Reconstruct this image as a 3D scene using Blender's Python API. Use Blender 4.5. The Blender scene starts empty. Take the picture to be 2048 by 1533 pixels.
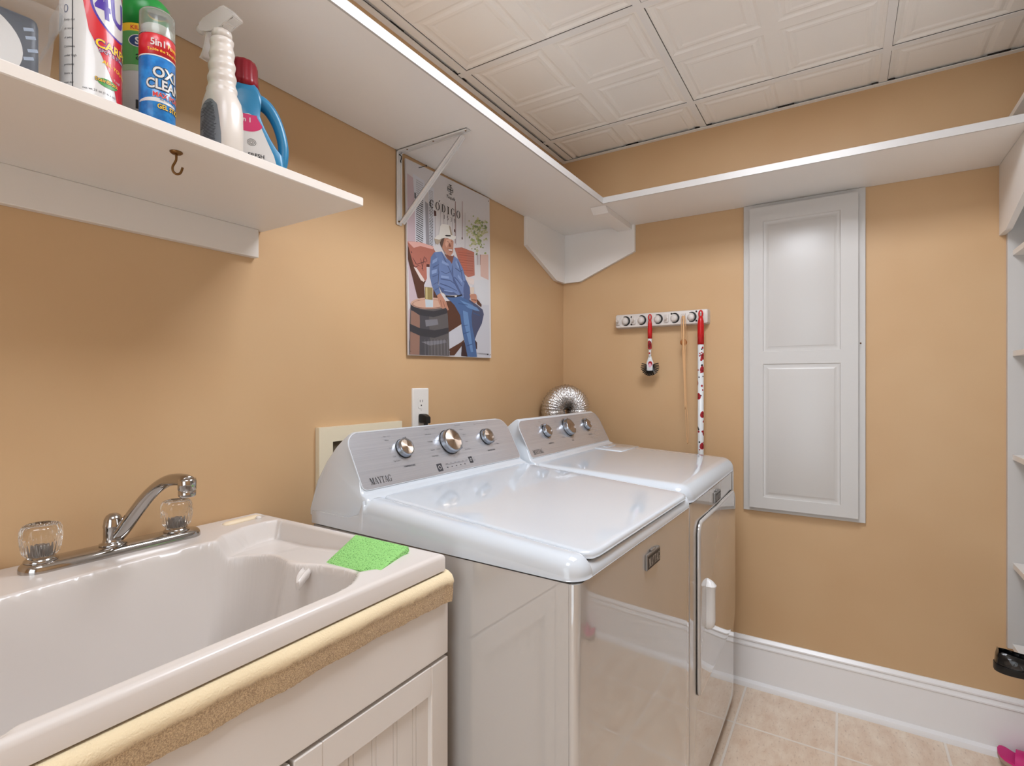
import bpy, bmesh, math, random
import numpy as np
from mathutils import Vector, Matrix, Euler
from mathutils.geometry import tessellate_polygon
sc = bpy.context.scene
PI = math.pi
V = Vector

# ---------------------------------------------------------------- camera
cd = bpy.data.cameras.new('camera'); cam = bpy.data.objects.new('camera', cd)
sc.collection.objects.link(cam); sc.camera = cam
cd.sensor_fit = 'HORIZONTAL'; cd.sensor_width = 36.0; cd.lens = 36.0 * 1055.0 / 2048.0
cd.clip_start = 0.02
cam.location = (-2.473, -1.239, 1.30)
cam.rotation_euler = (PI / 2, 0, math.radians(32.16 - 90))

# ---------------------------------------------------------------- world and exposure
w = bpy.data.worlds.new('world'); sc.world = w; w.use_nodes = True
w.node_tree.nodes['Background'].inputs[0].default_value = (0.88, 0.94, 1.0, 1)
w.node_tree.nodes['Background'].inputs[1].default_value = 2.4   # fill light let in by the opening added behind the camera
sc.view_settings.view_transform = 'Standard'; sc.view_settings.look = 'None'
sc.view_settings.gamma = 1.0; sc.view_settings.use_curve_mapping = False
sc.view_settings.exposure = 0.13
LAMP = (19.5, 8.0)   # radiance of the troffer lens and the added fill lens

# ---------------------------------------------------------------- materials
def lin(c):
    if isinstance(c, str):
        c = c.lstrip('#'); c = [int(c[i:i+2], 16) / 255 for i in (0, 2, 4)]
    return tuple((x / 12.92 if x <= .04045 else ((x + .055) / 1.055) ** 2.4) for x in c) + (1.0,)
MATS = {}
def mat(name, col='#888888', rough=.5, metal=0., coat=0., trans=0., ior=1.45, emit=0., spec=.5, alpha=1., aniso=0., sheen=0.):
    m = bpy.data.materials.new(name); m.use_nodes = True
    b = m.node_tree.nodes['Principled BSDF']
    b.inputs['Base Color'].default_value = lin(col)
    b.inputs['Roughness'].default_value = rough
    b.inputs['Metallic'].default_value = metal
    b.inputs['Coat Weight'].default_value = coat; b.inputs['Coat Roughness'].default_value = .005
    b.inputs['Transmission Weight'].default_value = trans
    b.inputs['IOR'].default_value = ior
    b.inputs['Specular IOR Level'].default_value = spec
    b.inputs['Alpha'].default_value = alpha
    b.inputs['Anisotropic'].default_value = aniso
    if sheen: b.inputs['Sheen Weight'].default_value = sheen
    if emit:
        b.inputs['Emission Color'].default_value = lin(col); b.inputs['Emission Strength'].default_value = emit
    m.diffuse_color = lin(col)
    MATS[name] = m
    return m
def nd(m, t, **kw):
    n = m.node_tree.nodes.new(t)
    for k, v in kw.items():
        if k in n.inputs: n.inputs[k].default_value = v
        else: setattr(n, k, v)
    return n
def bump(m, scale, strength, dist=.001, detail=3, tex='ShaderNodeTexNoise', vscale=None):
    L = m.node_tree.links; b = m.node_tree.nodes['Principled BSDF']
    tc = nd(m, 'ShaderNodeTexCoord'); t = nd(m, tex); t.inputs['Scale'].default_value = scale
    if 'Detail' in t.inputs: t.inputs['Detail'].default_value = detail
    src = tc.outputs['Object']
    if vscale:
        mp = nd(m, 'ShaderNodeMapping'); mp.inputs['Scale'].default_value = vscale
        L.new(src, mp.inputs[0]); src = mp.outputs[0]
    L.new(src, t.inputs['Vector'])
    bm_ = nd(m, 'ShaderNodeBump'); bm_.inputs['Strength'].default_value = strength; bm_.inputs['Distance'].default_value = dist
    L.new(t.outputs[0], bm_.inputs['Height']); L.new(bm_.outputs[0], b.inputs['Normal'])
    return t, src
def mottle(m, c1, c2, scale, detail=4, lo=.35, hi=.65, vscale=None, rough=.6):
    L = m.node_tree.links; b = m.node_tree.nodes['Principled BSDF']
    tc = nd(m, 'ShaderNodeTexCoord'); src = tc.outputs['Object']
    if vscale:
        mp = nd(m, 'ShaderNodeMapping'); mp.inputs['Scale'].default_value = vscale
        L.new(src, mp.inputs[0]); src = mp.outputs[0]
    t = nd(m, 'ShaderNodeTexNoise'); t.inputs['Scale'].default_value = scale; t.inputs['Detail'].default_value = detail
    t.inputs['Roughness'].default_value = rough
    L.new(src, t.inputs['Vector'])
    r = nd(m, 'ShaderNodeValToRGB'); e = r.color_ramp.elements
    e[0].position = lo; e[0].color = lin(c1); e[1].position = hi; e[1].color = lin(c2)
    L.new(t.outputs[0], r.inputs[0]); L.new(r.outputs[0], b.inputs['Base Color'])
    return r

M_wall = mat('tan wall paint', '#cfae8b', .42, spec=.35); mottle(M_wall, '#c8a47b', '#ccaa82', 2.2, 2); bump(M_wall, 260, .12, .0006, 2)
M_white = mat('white semigloss paint', '#c8c5c1', .28); bump(M_white, 60, .04, .0006, 2)
M_shelf = mat('white shelf paint', '#ece8e3', .33); bump(M_shelf, 35, .05, .0006, 2)
M_trim = mat('white trim paint', '#efeeee', .25)
M_dimshelf = mat('dimmed white shelf paint', '#e0d8cf', .33)  # white shelf paint darkened so its lit front edge does not clip
M_strip = mat('dimmed white edge paint', '#bcb8b4', .3)  # same white as the shelf, colour lowered to dull the lit edge
M_ceil = mat('ceiling tile vinyl', '#f4f0ea', .55)
M_grid = mat('ceiling grid white', '#efedea', .4)
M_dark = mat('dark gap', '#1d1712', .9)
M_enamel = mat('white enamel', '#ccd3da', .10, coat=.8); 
M_enamel_shade = mat('white enamel darkened for shade', '#b9b4af', .03, coat=1.); M_enamel_shade.node_tree.nodes['Principled BSDF'].inputs['Coat IOR'].default_value = 2.0  # the white enamel again, shade on sides and fronts put into its colour
M_plastic = mat('white plastic', '#dedcda', .25)
M_sink = mat('white sink polymer', '#d8d1cb', .20)
M_cab = mat('white cabinet laminate', '#dcd6d0', .35)
M_chrome = mat('chrome', '#b3b0ad', .05, metal=1); bump(M_chrome, 40, .05, .0004)
M_acryl = mat('clear acrylic', '#f6f4f0', .03, trans=1, ior=1.49)
M_steel = mat('brushed steel panel', '#c9c9cc', .27, metal=.7)
def brushed(m, c1, c2, vs):
    L = m.node_tree.links; b = m.node_tree.nodes['Principled BSDF']
    mottle(m, c1, c2, 1.0, 6, .3, .7, vscale=vs)
    t = [n for n in m.node_tree.nodes if n.type == 'TEX_NOISE'][0]
    bb = nd(m, 'ShaderNodeBump'); bb.inputs['Strength'].default_value = .1; bb.inputs['Distance'].default_value = .0005
    L.new(t.outputs[0], bb.inputs['Height']); L.new(bb.outputs[0], b.inputs['Normal'])
brushed(M_steel, '#c0c2c8', '#d2d4da', (3, 600, 600))
M_knobring = mat('satin steel knob side', '#a4a8ae', .22, metal=1)
M_knobface = mat('turned steel knob face', '#b9a898', .22, metal=1)
def radial(m):
    # concentric turned finish: light rays fanning from the centre
    L = m.node_tree.links; b = m.node_tree.nodes['Principled BSDF']
    tc = nd(m, 'ShaderNodeTexCoord'); g = nd(m, 'ShaderNodeTexGradient'); g.gradient_type = 'SPHERICAL'
    t = nd(m, 'ShaderNodeTexWave'); t.wave_type = 'RINGS'; t.rings_direction = 'Z'; t.inputs['Scale'].default_value = 900; t.inputs['Distortion'].default_value = 0
    L.new(tc.outputs['Object'], t.inputs['Vector'])
    bb = nd(m, 'ShaderNodeBump'); bb.inputs['Strength'].default_value = .5; bb.inputs['Distance'].default_value = .0002
    L.new(t.outputs[0], bb.inputs['Height']); L.new(bb.outputs[0], b.inputs['Normal'])
radial(M_knobface)
M_black = mat('black print', '#1b1b1d', .5)
M_ink = mat('dark grey print', '#3a3b40', .5)
M_blackpl = mat('black plastic', '#141414', .35)
M_badge = mat('badge dark face', '#1e1b1b', .4)
M_badgerim = mat('badge rim grey', '#8b8783', .3, metal=.6)
M_silver = mat('badge silver', '#d6d4d0', .3, metal=.2)
M_foil = mat('aluminium foil duct', '#dcdcdc', .2, metal=1); bump(M_foil, 120, .9, .006, 5)
M_ivory = mat('ivory plastic', '#e4d9bf', .35)
M_outlet = mat('white outlet plastic', '#e2dfda', .3)
M_terry = mat('beige terry cloth', '#c9ad82', .95, sheen=.3)
mottle(M_terry, '#94795a', '#cfb48c', 650, 3, .36, .62); 
def addbump(m, scale, s, d):
    L = m.node_tree.links; b = m.node_tree.nodes['Principled BSDF']
    tc = nd(m, 'ShaderNodeTexCoord'); t = nd(m, 'ShaderNodeTexNoise'); t.inputs['Scale'].default_value = scale; t.inputs['Detail'].default_value = 3
    L.new(tc.outputs['Object'], t.inputs['Vector'])
    bb = nd(m, 'ShaderNodeBump'); bb.inputs['Strength'].default_value = s; bb.inputs['Distance'].default_value = d
    L.new(t.outputs[0], bb.inputs['Height']); L.new(bb.outputs[0], b.inputs['Normal'])
addbump(M_terry, 420, .6, .002)
def towelmat(m):
    L = m.node_tree.links; b = m.node_tree.nodes['Principled BSDF']
    tc = nd(m, 'ShaderNodeTexCoord'); sp_ = nd(m, 'ShaderNodeSeparateXYZ'); L.new(tc.outputs['Object'], sp_.inputs[0])
    n = nd(m, 'ShaderNodeTexNoise'); n.inputs['Scale'].default_value = 60; n.inputs['Detail'].default_value = 6; L.new(tc.outputs['Object'], n.inputs['Vector'])
    a = nd(m, 'ShaderNodeMath'); a.operation = 'MULTIPLY_ADD'; a.inputs[1].default_value = .014; L.new(n.outputs[0], a.inputs[0]); L.new(sp_.outputs['Z'], a.inputs[2])
    r = nd(m, 'ShaderNodeMapRange'); r.inputs['From Min'].default_value = .9285; r.inputs['From Max'].default_value = .9345; L.new(a.outputs[0], r.inputs[0])
    old = b.inputs['Base Color'].links[0].from_socket
    mx = nd(m, 'ShaderNodeMix'); mx.data_type = 'RGBA'; mx.inputs[7].default_value = lin('#e6d3ae')
    L.new(r.outputs[0], mx.inputs[0]); L.new(old, mx.inputs[6]); L.new(mx.outputs[2], b.inputs['Base Color'])
towelmat(M_terry)
M_terrycream = mat('cream cloth hem', '#e3cfa6', .9, sheen=.3); addbump(M_terrycream, 300, .5, .002)
M_sponge = mat('green sponge', '#86c46a', .9)
def spongemat(m):
    L = m.node_tree.links; b = m.node_tree.nodes['Principled BSDF']
    tc = nd(m, 'ShaderNodeTexCoord'); v = nd(m, 'ShaderNodeTexVoronoi'); v.inputs['Scale'].default_value = 260; v.inputs['Randomness'].default_value = 1
    v2 = nd(m, 'ShaderNodeTexNoise'); v2.inputs['Scale'].default_value = 90; v2.inputs['Detail'].default_value = 4
    L.new(tc.outputs['Object'], v.inputs['Vector']); L.new(tc.outputs['Object'], v2.inputs['Vector'])
    mu = nd(m, 'ShaderNodeMath'); mu.operation = 'MULTIPLY'
    L.new(v.outputs['Distance'], mu.inputs[0]); L.new(v2.outputs[0], mu.inputs[1])
    r = nd(m, 'ShaderNodeValToRGB'); e = r.color_ramp.elements
    e[0].position = .04; e[0].color = lin('#2f6a25'); e[1].position = .17; e[1].color = lin('#93d07a')
    L.new(mu.outputs[0], r.inputs[0]); L.new(r.outputs[0], b.inputs['Base Color'])
    bb = nd(m, 'ShaderNodeBump'); bb.inputs['Strength'].default_value = .8; bb.inputs['Distance'].default_value = .004
    L.new(mu.outputs[0], bb.inputs['Height']); L.new(bb.outputs[0], b.inputs['Normal'])
spongemat(M_sponge)
M_brass = mat('aged brass', '#7d5c38', .35, metal=.9)
M_rust = mat('screw rust', '#6b4a35', .6)
M_red = mat('glossy red plastic', '#c4161c', .25)
M_cord = mat('tan leather cord', '#d9ac7c', .55)
M_bead = mat('brown wooden bead', '#a8622c', .35)
M_shoe = mat('black croc leather', '#0c0c0d', .18, coat=.5)
t_, s_ = bump(M_shoe, 70, .8, .003, 0, 'ShaderNodeTexVoronoi')
M_shoesole = mat('black rubber sole', '#111112', .45)
M_pink = mat('pink sandal', '#d92a80', .5); M_pinksole = mat('sandal sole tan', '#b09484', .7)
M_soap = mat('cream soap', '#ead9bb', .35)

def tile_floor():
    m = mat('travertine floor tile', '#d8bca0', .38)
    L = m.node_tree.links; b = m.node_tree.nodes['Principled BSDF']
    tc = nd(m, 'ShaderNodeTexCoord')
    mp = nd(m, 'ShaderNodeMapping'); mp.inputs['Location'].default_value = (.310 - .0, .885, 0)
    L.new(tc.outputs['Object'], mp.inputs[0])
    br = nd(m, 'ShaderNodeTexBrick'); br.offset = 0; br.squash = 1
    br.inputs['Scale'].default_value = 1; br.inputs['Mortar Size'].default_value = .0045; br.inputs['Mortar Smooth'].default_value = .15
    br.inputs['Brick Width'].default_value = .3315; br.inputs['Row Height'].default_value = .3315
    br.inputs['Color1'].default_value = (0, 0, 0, 1); br.inputs['Color2'].default_value = (0, 0, 0, 1); br.inputs['Mortar'].default_value = (1, 1, 1, 1)
    L.new(mp.outputs[0], br.inputs['Vector'])
    n1 = nd(m, 'ShaderNodeTexNoise'); n1.inputs['Scale'].default_value = 9; n1.inputs['Detail'].default_value = 8; n1.inputs['Roughness'].default_value = .65
    mp2 = nd(m, 'ShaderNodeMapping'); mp2.inputs['Scale'].default_value = (1, 2.2, 1)
    L.new(tc.outputs['Object'], mp2.inputs[0]); L.new(mp2.outputs[0], n1.inputs['Vector'])
    r = nd(m, 'ShaderNodeValToRGB'); e = r.color_ramp.elements
    e[0].position = .30; e[0].color = lin('#dcc2aa'); e[1].position = .68; e[1].color = lin('#f1e2cf')
    L.new(n1.outputs[0], r.inputs[0])
    n2 = nd(m, 'ShaderNodeTexNoise'); n2.inputs['Scale'].default_value = 60; n2.inputs['Detail'].default_value = 6
    L.new(mp2.outputs[0], n2.inputs['Vector'])
    r2 = nd(m, 'ShaderNodeValToRGB'); e = r2.color_ramp.elements
    e[0].position = .28; e[0].color = (.42, .33, .27, 1); e[1].position = .42; e[1].color = (1, 1, 1, 1)
    L.new(n2.outputs[0], r2.inputs[0])
    mx = nd(m, 'ShaderNodeMix'); mx.data_type = 'RGBA'; mx.blend_type = 'MULTIPLY'; mx.inputs[0].default_value = .4
    L.new(r.outputs[0], mx.inputs[6]); L.new(r2.outputs[0], mx.inputs[7])
    mg = nd(m, 'ShaderNodeMix'); mg.data_type = 'RGBA'; mg.inputs[7].default_value = lin('#eee5da')
    L.new(mx.outputs[2], mg.inputs[6]); L.new(br.outputs['Color'], mg.inputs[0])
    L.new(mg.outputs[2], b.inputs['Base Color'])
    bb = nd(m, 'ShaderNodeBump'); bb.invert = True; bb.inputs['Strength'].default_value = .6; bb.inputs['Distance'].default_value = .0015
    L.new(br.outputs['Color'], bb.inputs['Height']); L.new(bb.outputs[0], b.inputs['Normal'])
    return m
M_floor = tile_floor()

# ---------------------------------------------------------------- mesh helpers
def link(o): sc.collection.objects.link(o)
def obj(name, bm, mats, parent=None, smooth=40, at=None, rot=None):
    if smooth:
        a = math.radians(smooth)
        for f in bm.faces: f.smooth = True
        for e in bm.edges:
            if len(e.link_faces) == 2:
                try: e.smooth = e.calc_face_angle() < a
                except Exception: pass
    me = bpy.data.meshes.new(name); bm.to_mesh(me); bm.free()
    for m in (mats if isinstance(mats, (list, tuple)) else [mats]): me.materials.append(m)
    o = bpy.data.objects.new(name, me); link(o)
    if parent: o.parent = parent
    if at is not None: o.location = at
    if rot is not None: o.rotation_euler = rot
    return o
def thing(name, label, cat, loc=(0, 0, 0), rotz=0., group=None, rot=None):
    o = bpy.data.objects.new(name, None); link(o); o.empty_display_size = .05
    o.location = loc; o.rotation_euler = rot if rot else (0, 0, rotz)
    return tag(o, label, cat, group)
def tag(o, label, cat, group=None):
    o['label'] = label; o['category'] = cat
    if group: o['group'] = group
    return o
def struct(o): o['kind'] = 'structure'; return o
def setmi(faces, mi):
    for f in faces: f.material_index = mi
def hexa(bm, P, mi=0):
    v = [bm.verts.new(p) for p in P]
    fs = [bm.faces.new([v[i] for i in q]) for q in ((0, 3, 2, 1), (4, 5, 6, 7), (0, 1, 5, 4), (1, 2, 6, 5), (2, 3, 7, 6), (3, 0, 4, 7))]
    setmi(fs, mi); return v, fs
def box(bm, x0, x1, y0, y1, z0, z1, bev=0, seg=2, mi=0, edges=None):
    x0, x1 = min(x0, x1), max(x0, x1); y0, y1 = min(y0, y1), max(y0, y1); z0, z1 = min(z0, z1), max(z0, z1)
    v, fs = hexa(bm, [(x0, y0, z0), (x1, y0, z0), (x1, y1, z0), (x0, y1, z0), (x0, y0, z1), (x1, y0, z1), (x1, y1, z1), (x0, y1, z1)], mi)
    if bev:
        es = set(e for f in fs for e in f.edges)
        if edges == 'z': es = [e for e in es if abs(e.verts[0].co.z - e.verts[1].co.z) > 1e-6]
        if edges == 'top': es = [e for e in es if e.verts[0].co.z > z1 - 1e-6 and e.verts[1].co.z > z1 - 1e-6]
        r = bmesh.ops.bevel(bm, geom=list(es), offset=bev, segments=seg, profile=.5, affect='EDGES')
        setmi([f for f in r['faces']], mi)
    return bm
def nb(): return bmesh.new()
def mbox(*a, **k): bm = nb(); box(bm, *a, **k); return bm
def prism(bm, pts, f, t, mi=0, cap0=True, cap1=True):
    """closed outline pts (2D) mapped by f(a,b,h): h=0 and h=t"""
    n = len(pts); A = [bm.verts.new(f(a, b, 0)) for a, b in pts]; B = [bm.verts.new(f(a, b, t)) for a, b in pts]
    for i in range(n):
        j = (i + 1) % n; bm.faces.new([A[i], A[j], B[j], B[i]]).material_index = mi
    if cap0: bm.faces.new(A[::-1]).material_index = mi
    if cap1: bm.faces.new(B).material_index = mi
    return A, B
def frame_of(d):
    d = V(d).normalized(); u = V((0, 0, 1)) if abs(d.z) < .9 else V((1, 0, 0))
    a = d.cross(u).normalized(); return a, d.cross(a).normalized(), d
def loft(bm, rings, cap=True, mi=0, closed=False, wrap=True):
    R = [[bm.verts.new(p) for p in r] for r in rings]
    n = len(R[0]); m = len(R)
    for k in range(m if closed else m - 1):
        a, b = R[k], R[(k + 1) % m]
        for i in range(n if wrap else n - 1):
            j = (i + 1) % n
            bm.faces.new([a[i], a[j], b[j], b[i]]).material_index = mi
    if cap and not closed and wrap:
        bm.faces.new(R[0][::-1]).material_index = mi; bm.faces.new(R[-1]).material_index = mi
    return R
def lathe(bm, prof, c=(0, 0, 0), axis=(0, 0, 1), seg=32, mi=0, rad=None, cap=True):
    a, b, d = frame_of(axis); c = V(c); rings = []
    for r, z in prof:
        rings.append([c + d * z + (a * math.cos(2 * PI * k / seg) + b * math.sin(2 * PI * k / seg)) * max(r, 1e-5) * (rad(2 * PI * k / seg, z) if rad else 1) for k in range(seg)])
    return loft(bm, rings, cap, mi)
def tube(bm, pts, r, seg=10, mi=0, cap=True, closed=False, flat=1.0, up=None):
    pts = [V(p) for p in pts]; n = len(pts); rs = r if isinstance(r, (list, tuple)) else [r] * n
    rings = []; prev = None
    for i, p in enumerate(pts):
        d = (pts[(i + 1) % n] - pts[i - 1]) if closed else (pts[min(i + 1, n - 1)] - pts[max(i - 1, 0)])
        d.normalize()
        if up is not None: a = d.cross(V(up)).normalized()
        elif prev is None: a = frame_of(d)[0]
        else: a = (prev - d * prev.dot(d)).normalized()
        prev = a; b = a.cross(d)
        rings.append([p + a * (rs[i] * math.cos(2 * PI * k / seg)) + b * (rs[i] * flat * math.sin(2 * PI * k / seg)) for k in range(seg)])
    return loft(bm, rings, cap, mi, closed)
def rrect(x0, x1, y0, y1, r, seg=6):
    """rounded rectangle; r one radius or four (bl, br, tr, tl)"""
    rr = r if isinstance(r, (list, tuple)) else [r] * 4; P = []
    for (cx, cy, a0, q) in ((x0, y0, PI, rr[0]), (x1, y0, 1.5 * PI, rr[1]), (x1, y1, 0, rr[2]), (x0, y1, .5 * PI, rr[3])):
        sx = 1 if cx == x0 else -1; sy = 1 if cy == y0 else -1
        for k in range(seg + 1):
            a = a0 + k / seg * PI / 2; P.append((cx + sx * q + q * math.cos(a), cy + sy * q + q * math.sin(a)))
    return P
def smooth_pts(P, n=4, closed=False):
    P = [V(p) for p in P]; out = []; N = len(P)
    for i in range(N if closed else N - 1):
        g = (lambda k: P[k % N]) if closed else (lambda k: P[max(0, min(N - 1, k))])
        p0, p1, p2, p3 = g(i - 1), g(i), g(i + 1), g(i + 2)
        for s in range(n):
            t = s / n; out.append(.5 * ((2 * p1) + (p2 - p0) * t + (2 * p0 - 5 * p1 + 4 * p2 - p3) * t * t + (-p0 + 3 * p1 - 3 * p2 + p3) * t ** 3))
    if not closed: out.append(P[-1])
    return out
# flat art (letters, marks): a list of polygons in (s, t), laid on a surface by f(s, t)
def art_bm(polys, f, cuts=None, bm=None, mi=0):
    bm = bm or nb(); tmp = nb()
    for P in polys:
        vs = [V((a, b, 0)) for a, b in P]
        tv = [tmp.verts.new(v) for v in vs]
        for t in tessellate_polygon([vs]):
            try: tmp.faces.new([tv[i] for i in t])
            except Exception: pass
    if cuts:
        for c in cuts:
            g = tmp.verts[:] + tmp.edges[:] + tmp.faces[:]
            bmesh.ops.bisect_plane(tmp, geom=g, plane_co=(c, 0, 0), plane_no=(1, 0, 0))
    mp = {}
    for v in tmp.verts: mp[v.index if False else v] = bm.verts.new(f(v.co.x, v.co.y))
    for fc in tmp.faces:
        q = [mp[v] for v in fc.verts]
        if fc.normal.z < 0: q.reverse()
        nf = bm.faces.new(q); nf.material_index = mi
    tmp.free(); return bm
def text_polys(s, size, x=0, y=0, align='LEFT', shear=0., sx=1., bold=0., rot=0.):
    cu = bpy.data.curves.new('t', 'FONT'); cu.body = s; cu.size = size; cu.align_x = align; cu.shear = shear; cu.offset = bold * size; cu.resolution_u = 3
    o = bpy.data.objects.new('t', cu); me = o.to_mesh(); P = []
    ca, sa = math.cos(rot), math.sin(rot)
    for p in me.polygons:
        q = []
        for i in p.vertices:
            c = me.vertices[i].co; a, b = c.x * sx, c.y
            q.append((x + a * ca - b * sa, y + a * sa + b * ca))
        P.append(q)
    o.to_mesh_clear(); bpy.data.objects.remove(o); bpy.data.curves.remove(cu)
    return P
def ell(cx, cy, rx, ry, n=32, rot=0.):
    return [(cx + rx * math.cos(2 * PI * k / n) * math.cos(rot) - ry * math.sin(2 * PI * k / n) * math.sin(rot), cy + rx * math.cos(2 * PI * k / n) * math.sin(rot) + ry * math.sin(2 * PI * k / n) * math.cos(rot)) for k in range(n)]
def ring(cx, cy, rx, ry, tx, ty, a0=0., a1=360., n=24):
    P = []; a0, a1 = math.radians(a0), math.radians(a1)
    for k in range(n):
        p, q = a0 + (a1 - a0) * k / n, a0 + (a1 - a0) * (k + 1) / n
        P.append([(cx + rx * math.cos(p), cy + ry * math.sin(p)), (cx + rx * math.cos(q), cy + ry * math.sin(q)), (cx + (rx - tx) * math.cos(q), cy + (ry - ty) * math.sin(q)), (cx + (rx - tx) * math.cos(p), cy + (ry - ty) * math.sin(p))])
    return P
def R4(a, b, c, d): return [(a, b), (c, b), (c, d), (a, d)]
# serif capitals on a unit-high body: (width, polygons)
def serif(ch):
    s = .05
    if ch == 'M': return 1.0, [R4(0, 0, .3, s), R4(.62, 0, 1.0, s), R4(0, 1 - s, .28, 1), R4(.72, 1 - s, 1, 1), R4(.12, 0, .18, 1), R4(.74, 0, .9, 1), [(.12, 1), (.3, 1), (.56, .12), (.46, 0)], [(.74, 1), (.8, 1), (.52, 0), (.46, 0)]]
    if ch == 'A': return .8, [R4(-.02, 0, .26, s), R4(.5, 0, .84, s), [(.08, 0), (.14, 0), (.42, 1), (.36, 1)], [(.58, 0), (.76, 0), (.46, 1), (.36, 1)], R4(.2, .3, .62, .36)]
    if ch == 'Y': return .78, [R4(-.02, 1 - s, .32, 1), R4(.52, 1 - s, .8, 1), R4(.25, 0, .57, s), R4(.33, 0, .49, .5), [(.04, 1), (.22, 1), (.49, .42), (.33, .42)], [(.64, 1), (.7, 1), (.49, .46), (.43, .46)]]
    if ch == 'T': return .72, [R4(0, .94, .72, 1), [(0, 1), (.05, 1), (.04, .72), (0, .72)], [(.72, 1), (.67, 1), (.68, .72), (.72, .72)], R4(.28, 0, .44, 1), R4(.2, 0, .52, s)]
    if ch == 'C': return .78, ring(.42, .5, .42, .53, .16, .05, 45, 315) + [R4(.68, .66, .73, 1.0)]
    if ch == 'G': return .84, ring(.42, .5, .42, .53, .16, .05, 45, 315) + [R4(.68, .66, .73, 1.0), R4(.62, .02, .76, .42), R4(.52, .38, .84, .43)]
    if ch == 'O': return .86, ring(.43, .5, .43, .53, .16, .05)
    if ch == 'D': return .84, [R4(0, 0, .4, .05), R4(0, .95, .4, 1), R4(.08, 0, .24, 1)] + ring(.38, .5, .44, .5, .16, .05, -90, 90)
    if ch == 'I': return .38, [R4(0, 0, .38, s), R4(0, 1 - s, .38, 1), R4(.11, 0, .27, 1)]
    if ch == '1': return .4, [R4(.02, 0, .38, s), R4(.13, 0, .27, 1), [(.0, .8), (.13, .88), (.27, 1), (.13, 1)]]
    if ch == '5': return .6, [R4(.1, .9, .52, 1), R4(.1, .5, .15, 1)] + ring(.27, .32, .3, .33, .13, .06, -140, 130)
    if ch == '3': return .56, ring(.24, .74, .25, .27, .11, .05, -90, 150) + ring(.24, .27, .28, .28, .12, .05, -150, 90)
    if ch == '0': return .64, ring(.32, .5, .32, .52, .13, .05)
    return .4, []
def serif_text(s, h, x=0, y=0, sx=1., gap=.1):
    P = []; cx = 0
    for ch in s:
        wd, ps = serif(ch)
        for p in ps: P.append([(x + (cx + a) * h * sx, y + b * h) for a, b in p])
        cx += wd + gap
    return P, (cx - gap) * h * sx
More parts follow.
